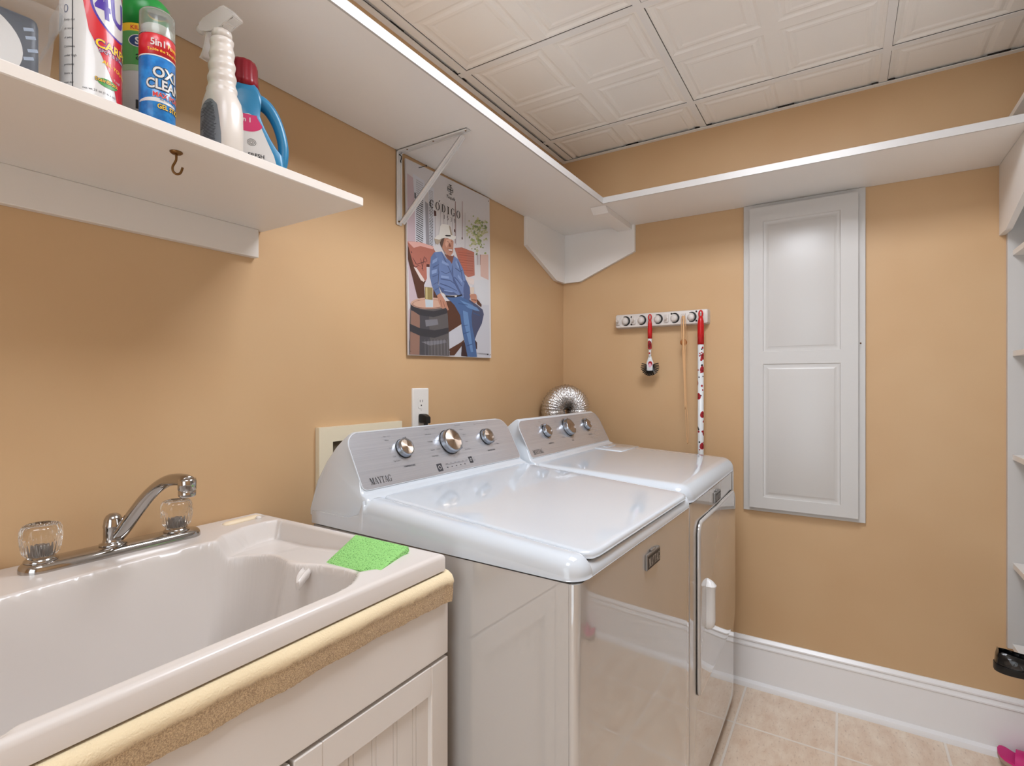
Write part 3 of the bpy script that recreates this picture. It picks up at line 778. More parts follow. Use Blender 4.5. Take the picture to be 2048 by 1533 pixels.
struct(obj('ceiling', bm, M_ceil, smooth=0))
bm = nb()
for x in TX: box(bm, x - .0125, x + .0125, RY0, -.001, H - .004, H + .03)
for y in TY: box(bm, RX0, -.001, y - .0125, y + .0125, H - .0041, H + .03)
struct(obj('trim_1', bm, M_grid, smooth=0))        # tee grid
bm = nb()
box(bm, RX0, 0, -.022, 0, H - .007, H - .004); box(bm, -.022, 0, RY0, 0, H - .0072, H - .0042)
struct(obj('trim_2', bm, M_grid, smooth=0))        # wall angle
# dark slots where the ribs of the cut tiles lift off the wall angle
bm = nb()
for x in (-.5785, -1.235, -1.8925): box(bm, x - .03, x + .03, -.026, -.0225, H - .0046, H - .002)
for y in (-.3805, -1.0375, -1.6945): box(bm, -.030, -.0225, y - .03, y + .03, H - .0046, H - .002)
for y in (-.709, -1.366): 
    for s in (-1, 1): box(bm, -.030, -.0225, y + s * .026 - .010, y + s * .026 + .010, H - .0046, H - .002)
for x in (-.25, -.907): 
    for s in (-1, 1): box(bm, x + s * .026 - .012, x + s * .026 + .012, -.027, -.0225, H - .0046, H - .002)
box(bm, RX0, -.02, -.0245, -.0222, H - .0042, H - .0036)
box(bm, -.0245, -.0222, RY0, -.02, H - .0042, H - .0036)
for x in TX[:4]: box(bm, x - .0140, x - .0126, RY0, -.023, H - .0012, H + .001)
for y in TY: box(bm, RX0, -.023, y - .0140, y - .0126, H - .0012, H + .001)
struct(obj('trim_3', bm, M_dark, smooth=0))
# baseboards
def base_profile():
    return [(0, 0), (.030, 0), (.030, .010), (.027, .019), (.018, .026), (.0145, .028), (.0145, .168), (.0175, .171), (.0175, .176), (.0145, .180), (.013, .190), (.0165, .194), (.0165, .199), (.010, .206), (.006, .210), (0, .210)]
bm = nb(); prism(bm, base_profile(), lambda a, b, h: V((-a, -h, b)), -RY0); bmesh.ops.recalc_face_normals(bm, faces=bm.faces[:])
struct(obj('baseboard_right', bm, M_trim, smooth=30))
bm = nb(); prism(bm, base_profile(), lambda a, b, h: V((-h, -a, b)), -RX0); bmesh.ops.recalc_face_normals(bm, faces=bm.faces[:])
struct(obj('baseboard_back', bm, M_trim, smooth=30))
# ceiling lights: one recessed troffer, plus an unseen one added as fill
M_lens = [mat('glowing prismatic lens', '#f1f6ff', .5, emit=LAMP[0]), mat('added fill lens', '#f1f6ff', .5, emit=LAMP[1])]
lights = [(LIGHT[0], 'recessed square ceiling light whose bright corner shows at the top edge of the photo'), (LIGHT[1], 'unseen fill light added in the ceiling left of the other light')]
for (x0, x1), lab in lights:
    t = thing('ceiling_light', lab, 'ceiling light', ((x0 + x1) / 2, sum(LY) / 2, H), group='recessed ceiling lights')
    hx = (x1 - x0) / 2; bm = nb()
    for s in (-1, 1):
        box(bm, s * (hx - .014), s * (hx - .034), -hx + .014, hx - .014, -.003, .04)
        box(bm, -hx + .034, hx - .034, s * (hx - .014), s * (hx - .034), -.003, .04)
    obj('frame', bm, M_grid, t, smooth=0)
    obj('lens', mbox(-hx + .035, hx - .035, -hx + .035, hx - .035, .004, .008), M_lens[0 if x0 > -2 else 1], t, smooth=0)

# ================================================================= SHELVES
t = thing('corner_shelf', 'long white L-shaped shelf running high along both tan walls', 'shelf', (-.18, -.18, 2.062))
bm = nb()
P = [(-3.0, -.003), (-3.0, -.37), (-.37, -.37), (-.37, -1.70), (-.003, -1.70), (-.003, -.003)]
prism(bm, [(a + .18, b + .18) for a, b in P], lambda a, b, h: V((a, b, h)), .020); bmesh.ops.recalc_face_normals(bm, faces=bm.faces[:])
obj('shelf_board', bm, M_shelf, t, smooth=0)
bm = nb()
def strip(P, wd, z0, z1):
    prism(bm, P, lambda a, b, h: V((a + .18, b + .18, z0 + h)), z1 - z0)
strip([(-3.0, -.37), (-3.0, -.376), (-.376, -.376), (-.376, -1.70), (-.37, -1.70), (-.37, -.37)], 0, -.0005, .0245)
bmesh.ops.recalc_face_normals(bm, faces=bm.faces[:])
obj('edge_strip', bm, M_strip, t, smooth=0)
# batten under the corner joint, end shaved to a wedge
bm = nb()
prism(bm, [(.0, .0), (-.350, .0), (-.318, -.024), (.0, -.024)], lambda a, b, h: V((a + .18, -.377 + h + .18, b - .0006)), .070)
bmesh.ops.recalc_face_normals(bm, faces=bm.faces[:])
obj('batten', bm, M_shelf, t, smooth=0)
# corner support boards
S = [(0, 0), (.40, 0), (.40, -.132), (.108, -.246), (.0, -.246)]
bm = nb(); prism(bm, S, lambda a, b, h: V((-a + .18, -h + .18, b)), .018); bmesh.ops.recalc_face_normals(bm, faces=bm.faces[:])
obj('support_board', bm, M_shelf, t, smooth=0)
bm = nb(); prism(bm, [(.018, 0), (.39, 0), (.39, -.128), (.104, -.246), (.018, -.246)], lambda a, b, h: V((-h + .18, -a + .18, b)), .018); bmesh.ops.recalc_face_normals(bm, faces=bm.faces[:])
obj('support_board', bm, M_shelf, t, smooth=0)

t = thing('wall_shelf', 'short white shelf with a wooden cleat, holding the cleaning bottles', 'shelf', (-2.3, 0, 1.678))
obj('shelf_board', mbox(-.9, .613, -.37, 0, 0, .018, bev=.0015, seg=1), M_dimshelf, t, smooth=0)
bm = nb(); box(bm, -.9, .596, -.018, 0, -.069, 0, bev=.001, seg=1)
obj('cleat', bm, M_dimshelf, t, smooth=0)
# brass cup hook in the underside
hk = thing('cup_hook', 'small aged brass cup hook under the short shelf', 'hook', (-2.035, -.315, 1.678))
bm = nb(); lathe(bm, [(.0095, 0), (.0095, -.0012), (.007, -.0035), (.002, -.004)], seg=20)
obj('flange', bm, M_brass, hk)
bm = nb(); hp = [(0, 0, -.003), (0, 0, -.012), (-.002, 0, -.018), (-.005, 0, -.025), (-.0045, 0, -.032), (0, 0, -.036), (.0055, 0, -.034), (.008, 0, -.028), (.009, 0, -.024)]
tube(bm, smooth_pts([(a * .85 + c * 0, b - a * .5, c) for a, b, c in hp], 4), .0019, 8)
obj('hook_wire', bm, M_brass, hk)

# folding shelf bracket
t = thing('shelf_bracket', 'white metal shelf bracket with a diagonal brace beside the poster', 'bracket', (-1.205, 0, 2.062))
def channel(bm, p0, p1, wd, up, th=.0015, lip=.006):
    p0, p1, up = V(p0), V(p1), V(up); d = (p1 - p0).normalized(); s = d.cross(up).normalized()
    n = up.normalized(); L = []
    for a, b, c, e in ((-wd / 2, wd / 2, 0, th), (-wd / 2, -wd / 2 + th, 0, lip), (wd / 2 - th, wd / 2, 0, lip)):
        P = [p + s * q + n * r for p in (p0, p1) for q, r in ((a, c), (b, c), (b, e), (a, e))]
        hexa(bm, P)
    bmesh.ops.recalc_face_normals(bm, faces=bm.faces[:])
bm = nb(); channel(bm, (0, -.0015, 0), (0, -.0015, -.243), .022, (0, -1, 0)); 
lathe(bm, [(.0032, 0), (.0032, .0015), (.0018, .0026)], (0, -.003, -.232), (0, -1, 0), 12, mi=1)
obj('wall_leg', bm, [M_plastic, M_brass], t, smooth=0)
bm = nb(); channel(bm, (0, -.004, -.0012), (0, -.288, -.0012), .022, (0, 0, -1))
for y in (-.04, -.15, -.277): lathe(bm, [(.0028, 0), (.0028, .0012), (.0015, .002)], (0, y, -.003), (0, 0, -1), 12, mi=1)
obj('shelf_arm', bm, [M_plastic, M_brass], t, smooth=0)
bm = nb(); channel(bm, (.004, -.010, -.236), (.004, -.262, -.012), .018, (0, -.66, -.75), lip=.008)
for p in ((.004, -.030, -.218), (.004, -.250, -.023)): lathe(bm, [(.003, -.001), (.003, .0025), (.0015, .003)], p, (0, -.66, -.75), 12)
obj('brace', bm, M_plastic, t, smooth=0)
bm = nb(); tube(bm, smooth_pts([(-.004, -.008, -.014), (.005, -.009, -.016), (.004, -.010, -.026), (.001, -.010, -.034), (.004, -.009, -.038)], 4), .0016, 6)
obj('latch_wire', bm, M_blackpl, t)

# shelving tower on the right
t = thing('shelving_unit', 'tall white shelving unit with plain boards at the right edge', 'shelving', (-.02, -1.74, 0))
obj('side_panel', mbox(0, .0195, -.31, .022, .384, 2.061), M_white, t, smooth=0)
for z in (1.738, 1.392, 1.036, .664, .384):
    obj('shelf_board', mbox(-1.7, -.0005, -.31, .009, z, z + .018), M_shelf, t, smooth=0)
obj('bounce_panel', mbox(-1.7, .0, -.318, -.312, .0, 2.06), M_white, t, smooth=0)  # unseen white reflector added behind the boards for bounce light
obj('top_board', mbox(-1.7, .019, -.31, .02, 2.2, 2.218), M_shelf, t, smooth=0)
bm = nb(); prism(bm, [(0, 0), (.40, 0), (.40, -.15), (.09, -.245), (0, -.245)], lambda a, b, h: V((-a + .019, .04 - h, b + 2.061)), .017); bmesh.ops.recalc_face_normals(bm, faces=bm.faces[:])
obj('gusset', bm, M_shelf, t, smooth=0)
obj('deck_board', mbox(-1.7, .019, -.31, .0395, 2.062, 2.082), M_shelf, t, smooth=0)

# ================================================================= IRONING CABINET on the right wall
t = thing('ironing_cabinet', 'narrow white built-in wall cabinet with a two-panel door', 'cabinet', (0, -1.092, .755))
bm = nb(); fw_, fh = .219, 1.306
bm2 = nb()
box(bm, -.012, -.0, -fw_, fw_, 0, fh, bev=.0012, seg=1)
obj('frame', bm, M_white, t, smooth=0)
# door: raised panels
def panel_door(bm, x, y0, y1, z0, z1, th, panels):
    """slab facing -x at x, thickness th; panels = (y0,y1,z0,z1) raised fields in sunk grooves"""
    ys = sorted(set([y0, y1] + [p[0] for p in panels] + [p[1] for p in panels])); zs = sorted(set([z0, z1] + [q for p in panels for q in p[2:]]))
    vv = {}
    def v(y, z):
        k = (round(y, 5), round(z, 5))
        if k not in vv: vv[k] = bm.verts.new((x, y, z))
        return vv[k]
    for i in range(len(ys) - 1):
        for j in range(len(zs) - 1):
            a, b, c, d = ys[i], ys[i + 1], zs[j], zs[j + 1]
            if any(p[0] - 1e-6 <= a and b <= p[1] + 1e-6 and p[2] - 1e-6 <= c and d <= p[3] + 1e-6 for p in panels): continue
            bm.faces.new([v(a, c), v(a, d), v(b, d), v(b, c)])
    for p in panels:
        prev = [v(p[0], p[2]), v(p[1], p[2]), v(p[1], p[3]), v(p[0], p[3])]
        for ins, dx in ((.003, .0035), (.008, .0045), (.012, .0042), (.0215, .0005), (.023, .0)):
            r = [bm.verts.new((x + dx, a, b)) for a, b in ((p[0] + ins, p[2] + ins), (p[1] - ins, p[2] + ins), (p[1] - ins, p[3] - ins), (p[0] + ins, p[3] - ins))]
            for i in range(4): bm.faces.new([prev[i], r[i], r[(i + 1) % 4], prev[(i + 1) % 4]])
            prev = r
        bm.faces.new(prev)
    b0 = [bm.verts.new((x + th, a, b)) for a, b in ((y0, z0), (y1, z0), (y1, z1), (y0, z1))]; bm.faces.new(b0)
    # sides
    def side(pa, pb):
        pts = sorted([k for k in vv if min(pa[0], pb[0]) - 1e-6 <= k[0] <= max(pa[0], pb[0]) + 1e-6 and min(pa[1], pb[1]) - 1e-6 <= k[1] <= max(pa[1], pb[1]) + 1e-6])
        q0 = [c for c in b0 if abs(c.co.y - pts[0][0]) < 1e-4 and abs(c.co.z - pts[0][1]) < 1e-4][0]; q1 = [c for c in b0 if abs(c.co.y - pts[-1][0]) < 1e-4 and abs(c.co.z - pts[-1][1]) < 1e-4][0]
        bm.faces.new([vv[k] for k in pts] + [q1, q0])
    side((y0, z0), (y1, z0)); side((y0, z1), (y1, z1)); side((y0, z0), (y0, z1)); side((y1, z0), (y1, z1))
    bmesh.ops.recalc_face_normals(bm, faces=bm.faces[:])
bm = nb(); panel_door(bm, -.032, -.195, .193, .018, 1.287, .0185, [(-.137, .141, .064, .625), (-.137, .141, .676, 1.226)])
obj('door', bm, M_white, t, smooth=20)
bm = nb(); lathe(bm, [(.003, 0), (.003, .003), (.001, .0035)], (-.012, -.203, .70), (-1, 0, 0), 10)
obj('screw', bm, M_rust, t)

# ================================================================= POSTER
a = math.radians(-1.15)
po = thing('poster', 'tall tequila advertising poster of a seated person in a white cowboy hat', 'poster', (-1.168, 0, 1.393), rot=(0, a, 0))
obj('board', mbox(0, .487, -.0115, -.0055, 0, .652), mat('poster paper', '#cbc7c7', .45), po, smooth=0)
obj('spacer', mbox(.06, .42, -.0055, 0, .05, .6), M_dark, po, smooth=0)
PC = dict(ground='#bcbcc2', pale_ground='#c6c6c8', pinkwall='#c9a99c', lilac='#bda9ae', lilac2='#b9a5a9', shutter='#c9cbd2', gap='#8d8b90', slat='#4f5254', slatpale='#a9a9ae', black='#232021', maroon='#4d2a26', greyline='#a9a3a6', brownline='#7f5f5a', leaf1='#9aa468', leaf2='#7c8a5e', leaf3='#b9b78f', rust='#a9695a', rust2='#b06552', rustdark='#8c4f43', cream='#d3c4bd', brown='#533428', creamdk='#b3a294', pinkhi='#d3a298', scrawl='#4c2a2c', barrel='#5a5656', stave='#8b6a5c', barreldk='#46454a', grain='#77767c', hoop='#35353a', hoop2='#8a6458', barreltop='#c59f8a', bottle='#c1bcc0', liquid='#8f7d4f', liquidhi='#bfae7c', label='#b9c3c8', darkjean='#454c66', boot='#37262a', jean='#46638e', jeanhi='#6385b0', shirt='#667aa3', shirt2='#5d7096', shirtdk='#4c5b80', shirtline='#3d4a6b', shirthi='#7e92b8', jeandk='#38547d', belt='#2c2a31', buckle='#c8c4bb', skin='#b4816b', skindk='#7c4e42', skinhi='#cc9c86', hair='#5b4840', teeth='#e6dcd8', hat='#dcd8d0', hatdk='#a89a88', glass='#cbb9a8', smalltext='#6b6a70')
PN = list(PC); PM = [mat('print ' + k, PC[k], .45) for k in PN]
bm = nb()
for k, (c, P) in enumerate(POSTER):
    art_bm([[(x / 1000, y / 1000) for x, y in P]], lambda s, tt, k=k: V((s, -.0116 - k * .000004, tt)), bm=bm, mi=PN.index(c))
obj('printed_picture', bm, PM, po, smooth=0)
bm = nb(); fz = lambda s, tt: V((s, -.0134, tt))
for q, h, x, z, sx, gap in (('CODIGO', .027, .115, .5215, .96, .42), ('1530', .0145, .190, .4985, 1.0, .85)):
    ps, wd = serif_text(q, h, 0, 0, sx, gap); art_bm([[(x + u, z + v_) for u, v_ in p] for p in ps], fz, bm=bm)
art_bm([[(.163, .552), (.166, .552), (.1715, .5585), (.168, .5585)]], fz, bm=bm)
# crusader style cross
cx, cz = .2305, .6145
for r in [(-.0015, -.017, .0015, .017), (-.014, -.0015, .014, .0015), (-.008, .0155, .008, .018), (-.008, -.018, .008, -.0155), (.0135, -.008, .016, .008), (-.016, -.008, -.0135, .008)]: art_bm([R4(cx + r[0], cz + r[1], cx + r[2], cz + r[3])], fz, bm=bm)
for sx in (-1, 1):
    for sz in (-1, 1):
        art_bm([R4(cx + sx * .008 - .003, cz + sz * .0085 - .0008, cx + sx * .008 + .003, cz + sz * .0085 + .0008), R4(cx + sx * .008 - .0008, cz + sz * .0085 - .003, cx + sx * .008 + .0008, cz + sz * .0085 + .003)], fz, bm=bm)
art_bm(text_polys('Tequila', .017, .231, .580, 'CENTER', shear=.4, sx=1.05), fz, bm=bm)
obj('lettering', bm, M_black, po, smooth=0)
for x, z in ((.478, .640), (.478, .013), (.009, .013)):
    bm = nb(); lathe(bm, [(.002, 0), (.002, .001), (.001, .0018)], (x, -.0115, z), (0, -1, 0), 10)
    obj('pin', bm, M_rust, po)
bm = nb(); tube(bm, [(0, 0, 0), (0, -.045, -.002)], .0012, 8); lathe(bm, [(.003, 0), (.003, .001)], (0, -.045, -.002), (0, -1, 0), 12)
tag(obj('nail', bm, M_blackpl, at=(-1.118, 0, 2.036)), 'dark nail sticking out above the poster corner', 'nail')
# ================================================================= WASHER AND DRYER
def ax(*L):
    out = []
    for v in sorted(sum([list(l) for l in L], [])):
        if not out or v - out[-1] > 4e-4: out.append(v)
    return out
def edge(x0, s, r, n=9): return [x0 + s * r * (1 - math.cos(PI / 2 * k / n)) for k in range(n + 1)]
def hfield(bm, xs, ys, R, r, zf, zs, rf=None, corners=(1, 1, 1, 1), skirt_in=.0):
    """rounded-corner plateau: plan corner radius R, top edge radius r (rf(x,y) may vary it), height zf(x,y), skirt to zs"""
    x0, x1, y0, y1 = xs[0], xs[-1], ys[0], ys[-1]; G = []
    for j, y in enumerate(ys):
        row = []
        for i, x in enumerate(xs):
            px, py = x, y; d = min(x - x0, x1 - x, y - y0, y1 - y)
            for q, (sx, sy, ex_, ey) in enumerate(((1, 1, x0, y0), (-1, 1, x1, y0), (-1, -1, x1, y1), (1, -1, x0, y1))):
                if not corners[q]: continue
                a, b = R - (x - ex_) * sx, R - (y - ey) * sy
                if a > 0 and b > 0:
                    m, D = max(a, b), math.hypot(a, b)
                    k = m / D if D > 0 else 1
                    px = ex_ + sx * (R - a * k); py = ey + sy * (R - b * k); d = R - m
            zt = zf(px, py); rr = r if rf is None else rf(px, py)
            if d < rr and rr > 0: zt = zt - rr + math.sqrt(max(0, rr * rr - (rr - d) ** 2))
            row.append(bm.verts.new((px, py, zt)))
        G.append(row)
    for j in range(len(ys) - 1):
        for i in range(len(xs) - 1): bm.faces.new([G[j][i], G[j][i + 1], G[j + 1][i + 1], G[j + 1][i]])
    per = [G[0][i] for i in range(len(xs))] + [G[j][-1] for j in range(1, len(ys))] + [G[-1][i] for i in range(len(xs) - 2, -1, -1)] + [G[j][0] for j in range(len(ys) - 2, 0, -1)]
    low = [bm.verts.new((v.co.x, v.co.y, zs)) for v in per]; n = len(per)
    for k in range(n): bm.faces.new([per[(k + 1) % n], per[k], low[k], low[(k + 1) % n]])
    bm.faces.new(low)
    return G
def lin_(a, b, n): return [a + (b - a) * k / n for k in range(n + 1)]

FA, FB = .067, .128; FL = math.hypot(FA, FB)
def console(t, W, yb, zb, ztop, x_off, lab):
    """control console; yb, zb = foot of the sloping face; loft of the side profile across the width"""
    dy, dz = yb - .555, zb - 1.052
    prof = [(.733, .975), (.733, .990), (.720, 1.058), (.699, 1.107), (.675, 1.144), (.655, 1.165), (.643, 1.175), (.634, 1.180), (.627, 1.1805), (.6215, 1.177), (.555, 1.050), (.552, 1.045), (.545, 1.041), (.534, 1.037), (.528, 1.031), (.526, 1.020), (.526, .975)]
    prof = [(a + dy, b + dz) for a, b in prof]
    cy, cz = .64 + dy, 1.09 + dz
    ins = lambda z: .045 * max(0, min(1.1, (z - dz - 1.0) / .18)) ** 1.25
    rings = []
    def ring_(x0, sgn, e, sh): return [V((x0 + sgn * (ins(b) + e), a + (cy - a) * sh, b + (cz - b) * sh * (1 if b > cz else .3))) for a, b in prof]
    for e, sh in ((.0, .06), (.0012, .03), (.004, .010), (.008, .002), (.012, 0)): rings.append(ring_(-.0005, 1, e, sh))
    for e, sh in ((.012, 0), (.008, .002), (.004, .010), (.0012, .03), (.0, .06)): rings.append(ring_(W - .002, -1, e, sh))
    bm = nb(); loft(bm, rings); bmesh.ops.recalc_face_normals(bm, faces=bm.faces[:])
    obj('console', bm, M_enamel, t, smooth=50)
    O = V((x_off, .555 + dy, 1.051 + dz)); et = V((0, FA, FB)) / FL; n = V((0, -FB, FA)) / FL
    return lambda s, tt, h=0.: O + V((s, 0, 0)) + et * tt + n * h, n
def panel(t, F, w_, h_, m):
    bm = nb(); P = rrect(0, w_, .0, h_, [.012, .012, .045, .036], 8)
    prism(bm, P, lambda a, b, h: F(a, b, -.001 + h), .0022); bmesh.ops.recalc_face_normals(bm, faces=bm.faces[:])
    obj('control_panel', bm, m, t, smooth=0)
    bm = nb(); loft(bm, [[F(a, b, .0) for a, b in rrect(-.0022, w_ + .0022, -.0022, h_ + .0022, [.014, .014, .047, .038], 8)], [F(a, b, .0016) for a, b in rrect(-.0012, w_ + .0012, -.0012, h_ + .0012, [.013, .013, .046, .037], 8)], [F(a, b, .0016) for a, b in rrect(0, w_, 0, h_, [.012, .012, .045, .036], 8)]], cap=False)
    obj('panel_rim', bm, M_enamel, t, smooth=0)
def knob(t, F, n, s, tt, r, h, ptr=90, clear=False):
    c = F(s, tt, .0012)
    bm = nb()
    a, b, d = frame_of(n)
    if clear: lathe(bm, [(r + .007, 0), (r + .007, .0015), (r + .0055, .0025), (r + .001, .0025), (r + .001, 0)], c, n, 40)
    if clear: obj('scale_ring', bm, M_knobring, t)
    else: bm.free()
    # black foot, tapered satin side, bright rim
    bm = nb()
    lathe(bm, [(r + .0012, 0), (r + .0012, .0028)], c, n, 48, mi=1)
    lathe(bm, [(r, .0026), (r - .0008, h * .5), (r - .002, h - .0015), (r - .0032, h), (r - .0055, h + .0001), (r - .0058, h - .0004)], c, n, 48)
    # pointer ridge
    pa = math.radians(ptr); e1 = V((1, 0, 0)); e2 = (F(0, 1) - F(0, 0)).normalized(); dirp = e1 * math.cos(pa) + e2 * math.sin(pa); tp = e1 * -math.sin(pa) + e2 * math.cos(pa)
    P = [c + dirp * (r - .006) + tp * .004 + n * .004, c + dirp * (r - .006) - tp * .004 + n * .004, c + dirp * (r + .0035) - tp * .0012 + n * .004, c + dirp * (r + .0035) + tp * .0012 + n * .004]
    Q = [c + dirp * (r - .008) + tp * .004 + n * h, c + dirp * (r - .008) - tp * .004 + n * h, c + dirp * (r + .001) - tp * .0012 + n * h, c + dirp * (r + .001) + tp * .0012 + n * h]
    hexa(bm, P + Q); bmesh.ops.recalc_face_normals(bm, faces=bm.faces[:])
    k = obj('knob', bm, [M_knobring, M_blackpl], t)
    bm = nb()
    lathe(bm, [(r - .0056, -.0004), (.0002, -.0004 + .0012)], (0, 0, 0), (0, 0, 1), 64, cap=False)
    f = obj('knob_face', bm, M_knobface, k, at=c + n * h, rot=n.to_track_quat('Z', 'Y').to_euler())
def badge(t, x0, x1, z0, z1, y=-.0):
    bm = nb(); box(bm, x0, x1, y - .006, y, z0, z1, bev=.0015, seg=1)
    b = obj('badge', bm, M_badgerim, t, smooth=0)
    bm = nb(); box(bm, x0 + .003, x1 - .003, y - .0068, y - .005, z0 + .0025, z1 - .005, bev=.0004, seg=1)
    obj('badge_face', bm, M_badge, b, smooth=0)
    ps, wd = serif_text('MAYTAG', 1, 0, 0, 1, .08); hh = (z1 - z0) * .52; k = (x1 - x0 - .014) / wd
    bm = art_bm([[((x0 + x1) / 2 - wd * k / 2 + a * k, z0 + (z1 - z0) * .2 + b_ * hh) for a, b_ in p] for p in ps], lambda s, q: V((s, y - .0071, q)))
    obj('badge_lettering', bm, M_silver, b, smooth=0)
    # small crown line above
    bm = nb(); box(bm, (x0 + x1) / 2 - .014, (x0 + x1) / 2 + .014, y - .0055, y, z1, z1 + .004, bev=.001, seg=1); obj('badge_crown', bm, M_badgerim, b, smooth=0)
def body(t, W, D, ztop, zb=.032):
    bm = nb()
    bow = lambda x: -.0035 * (1 - (2 * x / W - 1) ** 2)
    # cabinet side and back
    P = [(0, D), (0, .0165)] + [(W, .0165), (W, D)]
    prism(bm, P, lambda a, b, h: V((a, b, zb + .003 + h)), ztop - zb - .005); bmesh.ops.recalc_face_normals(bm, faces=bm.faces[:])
    obj('cabinet', bm, M_enamel_shade, t, smooth=0)
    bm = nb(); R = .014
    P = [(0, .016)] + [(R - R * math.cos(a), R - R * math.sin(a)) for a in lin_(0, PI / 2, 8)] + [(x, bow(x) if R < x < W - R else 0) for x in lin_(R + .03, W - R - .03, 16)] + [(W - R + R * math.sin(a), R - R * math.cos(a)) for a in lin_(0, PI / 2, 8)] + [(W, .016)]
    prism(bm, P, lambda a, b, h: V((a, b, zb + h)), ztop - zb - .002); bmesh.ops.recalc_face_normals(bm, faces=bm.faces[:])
    obj('front_panel', bm, M_enamel_shade, t, smooth=50)
    for x in (.05, W - .05):
        for y in (.06, D - .06):
            bm = nb(); lathe(bm, [(.022, 0), (.022, .012), (.008, .014), (.008, zb + .004)], (x, y, 0), seg=20); obj('levelling_foot', bm, M_blackpl, t)

# ---- washer
WW = .698
wa = thing('washing_machine', 'white top-loading washing machine beside the sink, its wide flat lid closed', 'washing machine', (-1.657, -.857, 0), math.radians(-1.5))
body(wa, WW, .715, .957)
zt = lambda y: .996 + .040 * max(0, min(1, y / .54))
def wz(x, y):
    z = zt(y)
    if y > .535: z -= min(1, (y - .535) / .02) * (z - .99)
    k = max(0, min(1, (x - .044) / .005)) * max(0, min(1, (WW - .030 - x) / .005)) * max(0, min(1, (.541 - y) / .004))
    return z - .0125 * k
bm = nb()
xs = ax(edge(-.003, 1, .032), [.036, .0425, .0445, .0465, .0485, .0505], lin_(.07, WW - .07, 20), [WW - .037, WW - .035, WW - .033, WW - .031, WW - .029], edge(WW + .003, -1, .026))
ys = ax(edge(-.006, 1, .03), lin_(.05, .52, 24), [.534, .5365, .539, .5415], lin_(.55, .72, 5))
hfield(bm, xs, ys, .04, .03, wz, .9585, rf=lambda x, y: min(.030, max(.004, wz(x, y) - .9605)) if y < .535 else .002, corners=(1, 1, 0, 0))
obj('top_cap', bm, M_enamel, wa, smooth=60)
bm = nb()
x0, x1 = .047, WW - .0325
xs = ax(edge(x0, 1, .007, 4), lin_(x0 + .012, x1 - .012, 24), edge(x1, -1, .007, 4)); ys = ax(edge(-.0045, 1, .007, 4), lin_(.01, .525, 24), edge(.5345, -1, .007, 4))
Gz = lambda x, y: zt(y) + .0035 * max(0, min(1, min(x - x0, x1 - x, y + .004, .535 - y) / .05)) ** .5 * .6 + .0008
G = hfield(bm, xs, ys, .028, .007, Gz, .0, corners=(1, 1, 1, 1))
for v in bm.verts:
    if v.co.z == 0: v.co.z = zt(v.co.y) - .0105
obj('lid', bm, M_enamel, wa, smooth=50)
F, n = console(wa, WW, .555, 1.052, 0, .016, '')
panel(wa, F, .668, .143, M_steel)
for s, r, h, pt in ((.166, .0255, .0165, 80), (.347, .0365, .021, -50), (.526, .0255, .0165, -60)): knob(wa, F, n, s, .087, r, h, pt)
badge(wa, .322, .408, .886, .922, -.0035)
fa = lambda s, tt: F(s, tt, .0016)
bm = nb()
ps, wd = serif_text('MAYTAG', .0165, .026, .0095, .80, .03); art_bm(ps, fa, bm=bm)
obj('brand_lettering', bm, M_black, wa, smooth=0); bm = nb()
T_ = .0052
def tx(s, x, y, al='LEFT', sz=T_, b=.0): art_bm(text_polys(s, sz, x, y, al, bold=b), fa, bm=bm)
tx('TEMPERATURE', .166, .037, 'CENTER', .0062, .02)
for q, x, y in (('Hot', .112, .124), ('Warm', .113, .114), ('Cool', .118, .092), ('Cold', .121, .068), ('Tap Cold', .118, .056)): tx(q, x, y)
for q, x, y in (('Normal', .268, .132), ('Bulky Items', .262, .117), ('Delicates', .262, .095), ('Casuals', .262, .070), ('Drain & Spin', .258, .052)): tx(q, x, y)
for q, x, y in (('Quick Wash', .398, .135), ('Whites', .414, .120), ('Heavy', .420, .102), ('Jeans', .420, .080), ('PowerWash', .404, .056)): tx(q, x, y)
for q, x, y in (('Auto', .490, .132), ('Max', .556, .132), ('Low', .566, .072), ('Deep', .568, .058)): tx(q, x, y)
tx('WATER LEVEL', .528, .040, 'CENTER', .0062, .02)
for a_, b_, c_ in ((.124, .136, .1255), (.135, .144, .0575), (.287, .312, .1335), (.288, .308, .0965), (.285, .303, .0715), (.503, .553, .1335), (.546, .562, .0595)): art_bm([R4(a_, c_, b_, c_ + .0006)], fa, bm=bm)
for q, x in (('Sense', .300), ('Fill', .320), ('Wash', .335), ('Rinse', .352), ('Spin', .371), ('Done', .389)): tx(q, x, .0245, 'LEFT', .0042)
art_bm([R4(.297, .0225, .392, .0230)], fa, bm=bm)
for k in range(5): art_bm([ell(.303 + k * .019, .015, .003, .0016, 12)], fa, bm=bm)
art_bm([R4(.262, .008, .282, .030)], fa, bm=bm); art_bm([R4(.404, .014, .420, .034)], fa, bm=bm)
tx('Lid', .424, .026, sz=.0042); tx('Lock', .424, .020, sz=.0042)
obj('panel_lettering', bm, M_ink, wa, smooth=0)
for a_, b_, r_ in ((.272, .019, .0055), (.412, .024, .004)):
    bm = nb(); art_bm(ring(a_, b_, r_, r_, .0008, .0008), lambda s, tt: F(s, tt, .0018), bm=bm)
    obj('button_symbol', bm, M_outlet, wa, smooth=0)

